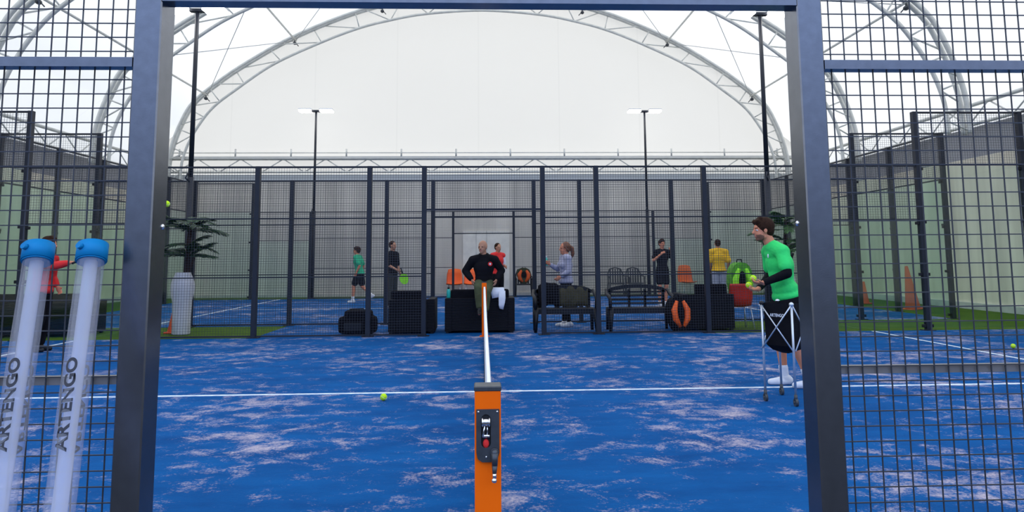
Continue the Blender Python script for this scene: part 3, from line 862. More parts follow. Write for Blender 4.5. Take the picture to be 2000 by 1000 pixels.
def bench(loc, w, label):
    t = thing('garden_bench', label, 'bench', loc, 0, 'black plastic benches')
    H = 0.84
    # curved back: top rail arches up in the middle
    b = MB(); n = 14
    top = [(0.06+(w-0.12)*i/n, 0.44, H-0.09+0.09*math.sin(PI*i/n)**0.6) for i in range(n+1)]
    for p, q in zip(top, top[1:]):
        P = [Vector((p[0], 0.42, p[2]-0.07)), Vector((p[0], 0.42, p[2])), Vector((q[0], 0.42, q[2])), Vector((q[0], 0.42, q[2]-0.07))]
        A = [b.bm.verts.new(v) for v in P]; B = [b.bm.verts.new(v+Vector((0, 0.04, 0))) for v in P]
        b.bm.faces.new(A); b.bm.faces.new(B[::-1])
        for k in range(4): b.bm.faces.new((A[k], A[(k+1) % 4], B[(k+1) % 4], B[k]))
    for k in range(4):
        z = 0.47+k*0.07; b.box(0.10, w-0.10, 0.42, 0.45, z, z+0.035)
    for xx in (0.08, w*0.36, w*0.64-0.04, w-0.13): b.box(xx, xx+0.045, 0.42, 0.455, 0.42, H-0.09)
    b.build('backrest', BLACKPL, t)
    b = MB()
    for k in range(5): b.rbox(0.04, w-0.04, 0.02+k*0.08, 0.085+k*0.08, 0.395, 0.425, r=0.006, seg=1)
    b.box(0.05, w-0.05, 0.02, 0.045, 0.33, 0.40); b.build('seat', BLACKPL, t)
    for s, x0 in ((0, 0.0), (1, w)):
        sg = 1 if s == 0 else -1
        b = MB(); b.tube([(x0+sg*0.03, 0.44, 0.74), (x0+sg*0.015, 0.30, 0.66), (x0+sg*0.02, 0.10, 0.64), (x0+sg*0.03, 0.0, 0.58), (x0+sg*0.035, 0.02, 0.42)], [0.03, 0.032, 0.034, 0.034, 0.032], 10)
        b.build('armrest', BLACKPL, t)
        for yy in (0.03, 0.42):
            b = MB(); b.cyl((x0+sg*0.06, yy, 0.42), (x0+sg*0.03+(0.02*sg if yy > .1 else 0), yy+(0.05 if yy > .1 else -0.02), 0), 0.04, 0.03, n=8); b.build('leg', BLACKPL, t)
    return t
bench((0.90, 10.90, 0), 1.18, 'black plastic bench with jackets over its back, right of the net end')
bench((2.27, 10.90, 0), 1.22, 'black slatted plastic bench with nothing on it, left of the orange racket bag')

# jackets over the first bench
def cloth_drape(x0, x1, y, ztop, zf, zb, m, name, label, cat, seed, amp=0.015, thick=0.05):
    rnd = random.Random(seed)
    b = MB(); nx, prof = 22, []
    prof = [(y-thick, ztop-zf), (y-thick*1.1, ztop-zf*0.66), (y-thick, ztop-zf*0.33), (y-thick*0.7, ztop), (y, ztop+0.025), (y+thick*0.8, ztop), (y+thick*1.1, ztop-zb*0.4), (y+thick, ztop-zb)]
    grid = []
    ph = rnd.random()*6
    for i in range(nx+1):
        u = i/nx; x = x0+(x1-x0)*u
        hem = 0.03*math.sin(u*7+ph)
        row = []
        for k, (yy, zz) in enumerate(prof):
            row.append(b.bm.verts.new((x, yy+amp*math.sin(u*19+ph+k*0.6), zz+(hem if k in (0, 7) else 0)+0.008*math.sin(u*11+k)-0.05*(abs(u-0.5)*2)**3)))
        grid.append(row)
    for i in range(nx):
        for k in range(len(prof)-1):
            fc = b.bm.faces.new((grid[i][k], grid[i+1][k], grid[i+1][k+1], grid[i][k+1])); fc.smooth = True
    o = b.build(name, m)
    md = o.modifiers.new('thickness', 'SOLIDIFY'); md.thickness = 0.012
    tag(o, label, cat); return o
cloth_drape(1.40, 1.95, 11.35, 0.80, 0.36, 0.30, OLIVE2, 'jacket', 'brown olive jacket draped over the back of the bench behind the woman', 'jacket', 3)
cloth_drape(1.02, 1.40, 11.35, 0.86, 0.40, 0.30, BLACKCLOTH, 'jacket', 'black jacket draped at the left end of the bench', 'jacket', 5, 0.02, 0.06)

# white towel hanging on the central sofa
b = MB(); n = 10
def strip_cloth(b, pts_l, pts_r, wob=0.006):
    L = []
    for i, (p, q) in enumerate(zip(pts_l, pts_r)):
        L.append([b.bm.verts.new(Vector(p).lerp(Vector(q), k/6)+Vector((0, -wob*math.sin(k*1.7+i), 0))) for k in range(7)])
    for i in range(len(L)-1):
        for k in range(6):
            fc = b.bm.faces.new((L[i][k], L[i][k+1], L[i+1][k+1], L[i+1][k])); fc.smooth = True
strip_cloth(b, [(0.13, 11.24, 0.80), (0.13, 11.08, 0.815), (0.12, 10.965, 0.79), (0.13, 10.955, 0.72), (0.15, 10.95, 0.62)],
               [(0.36, 11.24, 0.80), (0.36, 11.08, 0.815), (0.37, 10.965, 0.80), (0.375, 10.955, 0.72), (0.37, 10.95, 0.66)])
strip_cloth(b, [(0.27, 10.945, 0.74), (0.265, 10.94, 0.60), (0.265, 10.94, 0.50), (0.28, 10.945, 0.44)],
               [(0.385, 10.945, 0.76), (0.39, 10.94, 0.62), (0.38, 10.94, 0.54), (0.35, 10.945, 0.42)])
o = b.build('towel', WHITE); md = o.modifiers.new('thickness', 'SOLIDIFY'); md.thickness = 0.012
tag(o, 'white towel hanging over the back of the central sofa beside the man', 'towel')

# drinks bottle on the sofa's left corner
t = thing('water_bottle', 'teal water bottle standing on the left corner of the central sofa', 'bottle', (-0.645, 11.05, 0.63))
b = MB(); b.lathe([(0.03, 0), (0.036, 0.01), (0.036, 0.12), (0.03, 0.15), (0.018, 0.165)]); b.build('bottle_body', TEAL, t)
b = MB(); b.lathe([(0.02, 0.165), (0.02, 0.195), (0.012, 0.2)]); b.build('bottle_cap', BLACKPL, t)

# chairs at the back wall
def shell_chair(name, loc, rz, m, label, group, legm=ALU, wide=0.56, top=0.98):
    t = thing(name, label, 'chair', loc, rz, group)
    b = MB(); prof = [(-0.24, 0.44), (-0.1, 0.41), (0.12, 0.42), (0.2, 0.47), (0.235, 0.6), (0.26, 0.8), (0.28, top)]
    n = 10; grid = []
    for (yy, zz) in prof:
        row = []
        ww = wide*(0.9 if zz > 0.9 else 1.0)
        for k in range(n+1):
            u = k/n*2-1; row.append(b.bm.verts.new((ww/2*u*(1-0.12*max(0, (zz-0.7)/0.3)*abs(u)), yy-0.05*u*u*(1 if zz > 0.45 else 0), zz+0.03*u*u*(1 if zz < 0.5 else -0.8 if zz > 0.9 else 0))))
        grid.append(row)
    for i in range(len(prof)-1):
        for k in range(n):
            fc = b.bm.faces.new((grid[i][k], grid[i][k+1], grid[i+1][k+1], grid[i+1][k])); fc.smooth = True
    o = b.build('seat_shell', m, t); md = o.modifiers.new('thickness', 'SOLIDIFY'); md.thickness = 0.02
    for sx in (-1, 1):
        for yy in (-0.2, 0.2):
            b = MB(); b.cyl((sx*0.19, yy*0.8, 0.42), (sx*0.235, yy*1.15, 0), 0.014, n=8); b.build('leg', legm, t)
    return t
def garden_chair(loc, rz, m, label, group):
    t = thing('garden_chair', label, 'chair', loc, rz, group)
    b = MB(); b.rbox(-0.25, 0.25, -0.24, 0.22, 0.40, 0.44, r=0.015); b.build('seat', m, t)
    b = MB(); b.tube([(-0.27, 0.2, 0.42), (-0.27, 0.24, 0.75), (-0.2, 0.27, 0.93), (0, 0.28, 0.98), (0.2, 0.27, 0.93), (0.27, 0.24, 0.75), (0.27, 0.2, 0.42)], 0.022)
    for k in range(5): xx = -0.18+0.09*k; b.rbox(xx-0.025, xx+0.025, 0.235, 0.255, 0.44, 0.94, r=0.005, seg=1)
    b.build('backrest', m, t)
    for s in (-1, 1):
        b = MB(); b.tube([(s*0.27, 0.24, 0.70), (s*0.30, 0.05, 0.68), (s*0.30, -0.2, 0.66), (s*0.28, -0.25, 0.60)], 0.02); b.build('armrest', m, t)
        for yy in (-0.22, 0.22):
            b = MB(); b.cyl((s*0.27, yy, 0.64 if yy < 0 else 0.44), (s*0.30, yy*1.1, 0), 0.024, n=8); b.build('leg', m, t)
    return t
GREYPL = mat('grey_plastic', (0.05, 0.055, 0.06), 0.5, var=0.1)
shell_chair('shell_chair', (-1.04, 23.45, 0), 0, ORSEAT, 'orange plastic chair by the back wall, left of the pair', 'orange chairs')
shell_chair('shell_chair', (-0.42, 23.5, 0), 0, ORSEAT, 'orange plastic chair by the back wall, right of the pair behind the bald man', 'orange chairs')
shell_chair('shell_chair', (7.3, 23.45, 0), 0.15, ORSEAT, 'single orange plastic chair by the back wall, left of the man in yellow', 'orange chairs', top=1.05)
garden_chair((4.75, 23.45, 0), 0.0, GREYPL, 'grey plastic armchair by the back wall, left of the grey pair', 'grey armchairs')
garden_chair((5.42, 23.45, 0), 0.1, GREYPL, 'grey plastic armchair by the back wall, right of the grey pair', 'grey armchairs')
garden_chair((1.42, 23.4, 0), 0.0, BLACKPL, 'black armchair by the back wall with an orange racket bag on it', 'black armchairs')
RC = shell_chair('shell_chair', (4.80, 11.35, 0), PI, REDSEAT, 'red chair with metal legs in the walkway, green bag on it', 'red chairs', ALU, 0.44, 0.84)

# ------------------------------------------------------------------ bags
def racket_bag(loc, rz, tilt, w, h, d, m1, m2, label, name='racket_bag'):
    t = thing(name, label, 'bag', loc, rz)
    t.rotation_euler = (tilt, 0, rz)
    def outline(k=1.0):
        P = []
        for i in range(28):
            a = 2*PI*i/28; c, s = math.cos(a), math.sin(a)
            zz = h/2+h/2*k*(abs(s)**0.75)*(1 if s > 0 else -1)
            wd = w/2*(1.0 if s > -0.2 else 0.86)
            P.append((wd*k*(abs(c)**0.8)*(1 if c > 0 else -1), zz))
        return P
    b = MB(); b.prism(outline(1.0), 'y', -d/2+0.02, d/2-0.02); b.prism(outline(0.92), 'y', -d/2, d/2); b.build('bag_body', m1, t)
    for s in (-1, 1):
        b = MB()
        pts = [(s*w*0.10, -d/2-0.012, h*0.12), (s*w*0.30, -d/2-0.018, h*0.35), (s*w*0.33, -d/2-0.018, h*0.6), (s*w*0.16, -d/2-0.012, h*0.86)]
        b.tube(pts, [w*0.08, w*0.14, w*0.14, w*0.07], 10); b.build('side_pocket', m2, t)
    b = MB(); b.ell((0, -d/2, h*0.58), (w*0.16, 0.02, h*0.22)); b.build('centre_panel', BLACKCLOTH, t)
    b = MB(); b.tube([(-w*0.12, 0, h*0.97), (-w*0.1, 0, h*1.06), (w*0.1, 0, h*1.06), (w*0.12, 0, h*0.97)], 0.012); b.build('handle', BLACKCLOTH, t)
    b = MB(); b.tube([(-w*0.25, d/2, h*0.85), (-w*0.3, d/2+0.05, h*0.5), (-w*0.25, d/2, h*0.15)], 0.012); b.build('strap', BLACKCLOTH, t)
    return t
racket_bag((3.53, 10.82, 0.01), 0.25, -0.12, 0.40, 0.62, 0.22, BLACKCLOTH, ORSEAT, 'black and orange racket bag leaning at the right end of the empty bench')
racket_bag((4.86, 11.36, 0.44), 0.1, 0.04, 0.44, 0.80, 0.24, LIMED, LIMEM, 'lime green and black racket bag standing on the red chair')
racket_bag((1.42, 23.32, 0.45), 0, 0.04, 0.5, 0.55, 0.2, OLIVE, ORSEAT, 'orange and dark racket bag resting on the black armchair by the back wall')

t = thing('sports_bag', 'black sports bag on the walkway between the mesh fences, left of the armchair', 'bag', (-2.27, 11.0, 0))
b = MB(); b.rbox(-0.34, 0.34, -0.17, 0.17, 0.02, 0.33, r=0.1, seg=4); b.rbox(-0.24, 0.26, -0.15, 0.15, 0.2, 0.44, r=0.09, seg=4)
b.build('bag_body', BLACKCLOTH, t, voxel=0.015, smooth=4)
b = MB(); b.tube([(-0.16, -0.14, 0.30), (-0.12, -0.17, 0.46), (0.12, -0.17, 0.47), (0.16, -0.14, 0.30)], 0.013); b.build('handle', BLACKPL, t)
b = MB(); b.rbox(-0.22, 0.10, -0.195, -0.165, 0.07, 0.22, r=0.01); b.build('front_pocket', BLACKPL, t)

# ------------------------------------------------------------------ cones
def cone(loc, h, label, tilt=0.0, m=CONEM, bw=0.5):
    t = thing('traffic_cone', label, 'cone', loc, 0, 'orange cones'); t.rotation_euler = (0, tilt, 0)
    w = h*bw/2
    b = MB(); b.lathe([(w*0.78, 0.02), (w*0.76, 0.05), (w*0.12+0.01, h-0.01), (w*0.08+0.01, h)], 28); b.build('cone_body', m, t)
    b = MB(); b.rbox(-w, w, -w, w, 0, 0.03, r=0.008, seg=1); b.build('cone_base', m, t)
cone((10.75, 15.55, 0.0), 1.08, 'tall orange cone beyond the right glass wall, taller of the two there', -0.10, bw=0.42)
cone((10.7, 17.75, 0.0), 0.62, 'short orange cone beyond the right glass wall, half hidden by a post')
cone((-10.55, 20.2, 0.0), 1.05, 'tall orange cone in the far left corner beside the gate post', 0.05)
cone((-5.80, 11.62, 0.0), 0.44, 'small red orange cone behind the white planter', bw=0.6)

# ------------------------------------------------------------------ palms in planters
def frond(b, base, az, el, L, droop, w, nl=13, rnd=random):
    pts = []; p = Vector(base); d = Vector((math.cos(az)*math.cos(el), math.sin(az)*math.cos(el), math.sin(el)))
    for i in range(nl+1):
        pts.append(p.copy()); p = p+d*(L/nl); d = (d+Vector((0, 0, -droop/nl))).normalized()
    b.tube(pts, [0.006*(1-0.7*i/nl) for i in range(nl+1)], 5)
    side = Vector((-math.sin(az), math.cos(az), 0))
    for i in range(2, nl+1):
        tdir = (pts[i]-pts[i-1]).normalized(); k = math.sin(PI*(i-1)/(nl+1))**0.6
        for s in (-1, 1):
            l = w*k*(0.85+0.3*rnd.random())
            e = (side*s*0.7+tdir*0.9+Vector((0, 0, -0.25-0.2*rnd.random()))).normalized()
            a = pts[i]; wd = tdir*0.032
            q0, q1, q2, q3 = a-wd, a+e*l*0.5-wd*0.9+Vector((0, 0, 0.008)), a+e*l, a+e*l*0.5+wd*0.9
            b.quad(q0, q1, q2, q3); b.quad(q0, q3, a+wd, a+wd*0.5)
def palm(loc, label, seed, leaf, mirror=1):
    rnd = random.Random(seed)
    t = thing('potted_palm', label, 'plant', loc)
    b = MB(); b.lathe([(0.145, 0), (0.155, 0.02), (0.155, 0.3), (0.165, 0.6), (0.19, 0.72), (0.205, 0.82), (0.20, 0.92), (0.17, 1.02), (0.135, 1.10), (0.13, 1.13), (0.10, 1.13), (0.10, 1.05)], 60, flute=12, amp=0.03)
    b.build('pot', POTM, t)
    b = MB(); b.tube([(0.02, 0, 0.9), (0.06, 0.01, 1.3), (0.07, 0, 1.7), (0.10, 0.02, 2.05)], [0.05, 0.045, 0.04, 0.03]); b.tube([(0.03, 0, 0.9), (0.14, -0.02, 1.25), (0.20, -0.02, 1.4)], [0.03, 0.025, 0.02])
    b.build('trunk', TRUNK, t)
    b = MB()
    for (z, n, Lm) in ((1.42, 10, 0.55), (1.62, 6, 0.45), (1.88, 10, 0.60), (2.04, 7, 0.5)):
        for i in range(n):
            az = 2*PI*(i+rnd.random()*0.5)/n; el = rnd.uniform(0.15, 0.75)
            frond(b, (0.07+0.02*(z-1.5), 0, z+rnd.uniform(-0.04, 0.04)), az, el, Lm*rnd.uniform(0.8, 1.1), rnd.uniform(0.35, 0.9), 0.21, rnd=rnd)
    b.build('fronds', leaf, t)
palm((-5.55, 11.35, 0), 'dark palm in a tall white fluted planter behind the left of the far fence', 4, LEAF)
palm((5.72, 11.35, 0), 'palm in a tall planter behind the man in the bright green shirt', 11, LEAF2)

# ------------------------------------------------------------------ ball cart
t = thing('ball_cart', 'folding ball cart with silver wheeled legs and black fabric hopper', 'cart', (2.80, 4.52, 0))
CW = 0.30
legs = {'a': (-0.18, 0.05), 'b': (0.0, -0.24), 'c': (0.26, 0.22), 'd': (0.10, 0.42)}
legs = {'a': (-0.17, 0.04), 'b': (0.005, -0.22), 'c': (0.30, 0.05), 'd': (0.10, 0.32)}
H = 0.90
for k, (lx, ly) in legs.items():
    b = MB(); b.cyl((lx, ly, 0.08), (lx, ly, H), 0.011, n=10); lg = b.build('leg', ALU, t)
    b = MB(); b.cyl((lx-0.012, ly, 0.035), (lx+0.012, ly, 0.035), 0.035, n=18); b.cyl((lx-0.022, ly, 0.035), (lx+0.022, ly, 0.035), 0.008, n=8)
    b.cyl((lx, ly, 0.05), (lx, ly, 0.10), 0.016, n=8); b.build('wheel', GREYPL, lg)
    b = MB(); b.ell((lx, ly, H+0.005), 0.022); b.build('knob', BLACKPL if k == 'a' else ALU, lg)
order = ['a', 'b', 'c', 'd']
for i in range(4):
    p, q = legs[order[i]], legs[order[(i+1) % 4]]
    P, Q = Vector((p[0], p[1], 0)), Vector((q[0], q[1], 0))
    out = ((P+Q)/2-Vector((0.06, 0.05, 0))).normalized()*0.012
    b = MB(); b.cyl(P+out+Vector((0, 0, H-0.01)), Q+out+Vector((0, 0, 0.49)), 0.0065, n=8); b.build('cross_brace', ALU, t)
    b = MB(); b.cyl(P+out*1.9+Vector((0, 0, 0.49)), Q+out*1.9+Vector((0, 0, H-0.01)), 0.0065, n=8); b.build('cross_brace', ALU, t)
b = MB()
cen = Vector((0.06, 0.05, 0))
def hop(k, z, sc_):
    p = legs[order[k]]; v = Vector((p[0], p[1], 0)); v = cen+(v-cen)*sc_; v.z = z; return v
lv = [(0.91, 0.93), (0.7, 0.90), (0.52, 0.86), (0.47, 0.6), (0.44, 0.2)]
rings = []
for z, s in lv:
    ring = []
    for k in range(4):
        a, c = hop(k, z, s), hop((k+1) % 4, z, s)
        for j in range(4): ring.append(b.bm.verts.new(a.lerp(c, j/4)))
    rings.append(ring)
for i in range(len(rings)-1):
    for k in range(16): b.bm.faces.new((rings[i][k], rings[i][(k+1) % 16], rings[i+1][(k+1) % 16], rings[i+1][k]))
b.bm.faces.new(rings[-1]); b.bm.faces.new([b.bm.verts.new(v.co-Vector((0, 0, 0.12))) for v in rings[0]])
hp = b.build('hopper', BLACKCLOTH, t)
bm, w = text_mesh('ARTENGO', 0.04, 0.0008)
A, B2 = hop(0, 0, 0.96), hop(1, 0, 0.96)
dirv = (B2-A).normalized(); nrm = Vector((dirv.y, -dirv.x, 0))
for v in bm.verts:
    v.co = (A+B2)/2+dirv*(v.co.x*0.15/w)+nrm*0.004+Vector((0, 0, 0.80+v.co.y))
b = MB(); b.bm.free(); b.bm = bm; b.build('brand_print', WHITE, hp)

# ------------------------------------------------------------------ people
def rotm(d, upv=(0, 0, 1)):                  # matrix whose local z follows d
    d = Vector(d).normalized(); x = Vector(upv).cross(d)
    if x.length < 1e-4: x = Vector((1, 0, 0))
    x.normalize(); y = d.cross(x)
    return Matrix((x, y, d)).transposed()

def hand(b, wrist, direction, palm_n, side, k=1.0, curl=0.5):
    """palm plus four unequal fingers and a side thumb; palm_n points out of the palm"""
    w = Vector(wrist); d = Vector(direction).normalized(); n = Vector(palm_n); n = (n-d*n.dot(d)).normalized()
    a = d.cross(n)*side                      # toward the thumb side
    m = Matrix((a, n, d)).transposed()
    b.ell(w+d*0.045*k, (0.040*k, 0.017*k, 0.052*k), m, 14, 10)
    for i, (off, L) in enumerate(((0.030, 0.072), (0.011, 0.080), (-0.010, 0.074), (-0.028, 0.058))):
        p0 = w+d*0.078*k+a*off*k; c = curl*(1+0.12*i)
        p1 = p0+(d*math.cos(c*0.6)+n*math.sin(c*0.6)+a*off*1.5)*L*0.45*k
        p2 = p1+(d*math.cos(c*1.5)+n*math.sin(c*1.5))*L*0.33*k
        p3 = p2+(d*math.cos(c*2.3)+n*math.sin(c*2.3))*L*0.25*k
        b.chain([p0-d*0.012*k, p1, p2, p3], [0.0095*k, 0.009*k, 0.008*k, 0.007*k])
    p0 = w+d*0.02*k+a*0.026*k
    p1 = p0+(d*0.6+a*0.75+n*0.2).normalized()*0.040*k; p2 = p1+(d*0.85+a*0.25+n*0.45).normalized()*0.032*k
    b.chain([p0, p1, p2], [0.013*k, 0.0105*k, 0.009*k])

def person(label, loc, heading, J, clothes, voxel=0.012, skin=SKIN, female=False, build=1.0, hairm=HAIRD, hair='short', beard=False,
           look=0.0, handspec=None, cat='person', shoem=SHOEW):
    """J: joint positions, x forward, y left, z up"""
    t = thing('person', label, cat, loc, heading)
    D = dict(pel=(0, 0, 0.95), wst=(0, 0, 1.08), chs=(0, 0, 1.28), nek=(0, 0, 1.47), hed=(0.02, 0, 1.64),
             sl=(0, 0.18, 1.42), sr=(0, -0.18, 1.42), el=(-0.03, 0.23, 1.14), er=(-0.03, -0.23, 1.14), wl=(0.06, 0.25, 0.90), wr=(0.06, -0.25, 0.90),
             hl=(0, 0.09, 0.92), hr=(0, -0.09, 0.92), kl=(0.02, 0.10, 0.50), kr=(0.02, -0.10, 0.50), al=(-0.03, 0.10, 0.09), ar=(-0.03, -0.10, 0.09),
             tl=(1, 0, 0), tr=(1, 0, 0))
    D.update({k: v for k, v in J.items() if k != 'tilt'}); V = {k: Vector(v) for k, v in D.items()}
    g = build
    b = MB()
    tw = (V['nek']-V['pel']); across = (V['sl']-V['sr']).normalized()
    def torso(b, e):
        R1 = rotm(V['chs']-V['wst']); 
        def slab(c, wx, wy, wz):
            d = tw.normalized(); y = (across-d*across.dot(d)).normalized(); x = y.cross(d)
            b.ell(c, (wx+e, wy+e, wz+e), Matrix((x, y, d)).transposed(), 20, 14)
        slab(V['pel'], 0.105*g, 0.155*g, 0.12)
        slab(V['wst'], 0.10*g, 0.135*g*(0.88 if female else 1), 0.13)
        slab((V['wst']+V['chs'])/2, 0.105*g, 0.142*g*(0.9 if female else 1), 0.13)
        slab(V['chs'], 0.118*g, 0.165*g*(0.92 if female else 1), 0.15)
        slab(V['chs'].lerp(V['nek'], 0.55), 0.085*g, 0.145*g, 0.075)
        if female: 
            for s in (-1, 1): b.ell(V['chs']+across*0.07*s+Vector((0.08, 0, 0.0)), 0.055+e)
        b.chain([V['sl'], V['nek']+Vector((0, 0, -0.02)), V['sr']], [0.062*g+e, 0.06+e, 0.062*g+e])
    torso(b, 0)
    b.cap(V['nek']-Vector((0, 0, 0.03)), V['nek'].lerp(V['hed'], 0.6), 0.062, 0.055)
    limb = dict(ua=0.050*g, fa=0.040*g, wr=0.027, th=0.085*g, kn=0.055*g, cf=0.054*g, an=0.036)
    if female: limb.update(ua=0.042, fa=0.034, wr=0.023, th=0.08, kn=0.05, cf=0.05, an=0.034)
    for s, S, E, W in ((1, 'sl', 'el', 'wl'), (-1, 'sr', 'er', 'wr')):
        mid = V[E].lerp(V[W], 0.3)
        b.chain([V[S], V[S].lerp(V[E], 0.5), V[E], mid, V[W]], [limb['ua']*1.15, limb['ua'], limb['fa']*0.97, limb['fa'], limb['wr']])
        hs = (handspec or {}).get('l' if s > 0 else 'r', {})
        dd = hs.get('d', (V[W]-V[E]).normalized()); nn = hs.get('n', (0, -s, 0.01))
        hand(b, V[W], dd, nn, hs.get('side', -s), 1.0, hs.get('curl', 0.5))
    for s, Hh, K, A, T in ((1, 'hl', 'kl', 'al', 'tl'), (-1, 'hr', 'kr', 'ar', 'tr')):
        back = Vector((-0.012, 0, 0))
        b.chain([V[Hh], V[Hh].lerp(V[K], 0.4), V[K], V[K].lerp(V[A], 0.3)+back, V[A].lerp(V[K], 0.2), V[A]],
                [limb['th'], limb['th']*0.92, limb['kn'], limb['cf'], limb['an']*1.1, limb['an']])
        td = V[T].normalized(); b.chain([V[A]-td*0.03-Vector((0, 0, 0.04)), V[A]+td*0.13-Vector((0, 0, 0.055))], [0.035, 0.03])
    # head
    hc = V['hed']; hr_ = Matrix.Rotation(look, 3, 'Z')
    tilt = J.get('tilt', 0.0)
    hr_ = hr_ @ Matrix.Rotation(tilt, 3, 'Y')
    def h(p): return hc+hr_ @ Vector(p)
    b.ell(h((-0.012, 0, 0.025)), (0.098, 0.078, 0.098), hr_, 22, 16)
    b.ell(h((0.018, 0, -0.035)), (0.072, 0.062, 0.078), hr_, 18, 14)
    b.cap(h((0.045, 0, -0.088)), h((0.062, 0, -0.092)), 0.030, 0.024)      # chin
    b.cap(h((0.0, 0.04, -0.07)), h((0.045, 0.015, -0.09)), 0.022, 0.022); b.cap(h((0.0, -0.04, -0.07)), h((0.045, -0.015, -0.09)), 0.022, 0.022)
    b.cap(h((0.083, 0, 0.012)), h((0.106, 0, -0.026)), 0.010, 0.014)       # nose
    b.cap(h((0.080, 0.032, 0.022)), h((0.084, 0.010, 0.020)), 0.010, 0.009); b.cap(h((0.080, -0.032, 0.022)), h((0.084, -0.010, 0.020)), 0.010, 0.009)
    b.cap(h((0.079, 0.018, -0.057)), h((0.079, -0.018, -0.057)), 0.010, 0.010); b.cap(h((0.077, 0.016, -0.069)), h((0.077, -0.016, -0.069)), 0.009, 0.009)
    for s in (-1, 1):
        b.ell(h((0.0, s*0.080, -0.008)), (0.020, 0.008, 0.030), hr_)
        b.ell(h((0.074, s*0.031, 0.004)), 0.013)
    body = b.build('body', [skin, EYEW, HAIRD, LIP, STUB], t, voxel=voxel, smooth=1)
    for p in body.data.polygons:
        q = hr_.transposed() @ (p.center-hc)
        if q.x > 0.06 and abs(abs(q.y)-0.031) < (0.012 if voxel < 0.009 else 0.009) and abs(q.z-0.004) < 0.007: p.material_index = 2 if (abs(abs(q.y)-0.031) < 0.005 or voxel > 0.008) else 1
        elif voxel < 0.009 and q.x > 0.065 and 0.012 < abs(q.y) < 0.045 and 0.020 < q.z < 0.030: p.material_index = 2
        elif q.x > 0.078 and abs(q.y) < 0.022 and -0.070 < q.z < -0.054: p.material_index = 3
        elif beard and q.x > 0.012 and -0.135 < q.z < -0.046 and not (q.x > 0.078 and q.z > -0.07 and abs(q.y) < 0.02) and q.z < -0.046-0.5*max(0, 0.05-q.x): p.material_index = 4
    # hair
    if hair != 'bald':
        c = MB()
        if hair in ('short', 'buzz'):
            e = 0.012 if hair == 'short' else 0.005
            c.ell(h((-0.025, 0, 0.040)), (0.094+e, 0.080+e, 0.088+e), hr_, 24, 16)
            c.ell(h((-0.055, 0, 0.0)), (0.055+e, 0.070+e, 0.070+e), hr_, 20, 12)
            if hair == 'short':
                c.cap(h((0.055, 0.035, 0.088)), h((0.065, -0.035, 0.092)), 0.030, 0.028)
                c.cap(h((0.02, 0.03, 0.115)), h((0.02, -0.03, 0.115)), 0.028, 0.028)
                for s in (-1, 1): c.cap(h((0.008, s*0.074, 0.02)), h((0.012, s*0.072, -0.015)), 0.014, 0.008)
        else:
            c.ell(h((-0.03, 0, 0.035)), (0.100, 0.092, 0.100), hr_, 24, 16); c.ell(h((-0.06, 0, -0.01)), (0.06, 0.075, 0.075), hr_)
            c.chain([h((-0.11, 0, 0.04)), h((-0.16, 0, 0.0)), h((-0.175, 0, -0.10)), h((-0.15, 0, -0.20))], [0.035, 0.042, 0.04, 0.012])
            for s in (-1, 1): c.cap(h((0.02, s*0.075, 0.03)), h((-0.03, s*0.08, -0.03)), 0.018, 0.02)
        c.build('hair', hairm, t, voxel=max(0.007, voxel*0.8), smooth=2)
    # clothing
    for it in clothes:
        kind = it[0]; m = it[1]; f = it[2] if len(it) > 2 else 1.0
        if kind in ('shirt', 'vest', 'hoodie'):
            c = MB(); e = it[3] if len(it) > 3 else 0.014; torso(c, e)
            if kind != 'hoodie':
                d = tw.normalized(); y = (across-d*across.dot(d)).normalized(); x = y.cross(d); mm = Matrix((x, y, d)).transposed()
                c.ell(V['pel']+d*0.05, (0.118*g+e*0.6, 0.165*g+e*0.6, 0.12), mm, 20, 14)
                c.ell(V['pel']-d*0.01, (0.140*g+e*0.6, 0.180*g+e*0.6, 0.085), mm, 20, 14)
            for S, E, W in (('sl', 'el', 'wl'), ('sr', 'er', 'wr')):
                if kind == 'vest': continue
                if f <= 1: c.chain([V[S], V[S].lerp(V[E], f*0.5), V[S].lerp(V[E], f)], [limb['ua']*1.15+e, limb['ua']+e+0.002, limb['ua']+e+0.004])
                else: c.chain([V[S], V[E], V[E].lerp(V[W], (f-1)*0.5), V[E].lerp(V[W], f-1)], [limb['ua']*1.15+e, limb['fa']+e, limb['fa']+e, limb['wr']+e])
            if kind == 'hoodie':
                c.chain([V['nek']+Vector((0.05, 0.07, 0.01)), V['nek']+Vector((-0.07, 0.06, 0.03)), V['nek']+Vector((-0.07, -0.06, 0.03)), V['nek']+Vector((0.05, -0.07, 0.01))], [0.03, 0.04, 0.04, 0.03])
            so = c.build(kind, m, t, voxel=voxel, smooth=14 if voxel < 0.009 else 5)
            d = tw.normalized(); hem = 0.055 if kind != 'hoodie' else 0.03
            for v in so.data.vertices:
                rel = (V['pel']-v.co).dot(d)
                if rel > hem and abs(v.co.y) < 0.24: v.co += d*(rel-hem)
        elif kind == 'sleeve':                   # tight under-sleeves
            for S, E, W in (('sl', 'el', 'wl'), ('sr', 'er', 'wr')):
                c = MB(); c.chain([V[S].lerp(V[E], 0.45), V[E], V[E].lerp(V[W], 0.3), V[E].lerp(V[W], 0.9)], [limb['ua']+0.006, limb['fa']+0.008, limb['fa']+0.006, limb['wr']+0.008])
                c.build('under_sleeve', m, t, voxel=voxel, smooth=2)
        elif kind in ('shorts', 'trousers', 'leggings'):
            c = MB(); e = {'shorts': 0.026, 'trousers': 0.020, 'leggings': 0.008}[kind]
            d = tw.normalized(); y = (across-d*across.dot(d)).normalized(); x = y.cross(d); mm = Matrix((x, y, d)).transposed()
            c.ell(V['pel']-d*0.05, (0.104*g+e*0.6, 0.156*g+e*0.6, 0.10), mm, 20, 14)
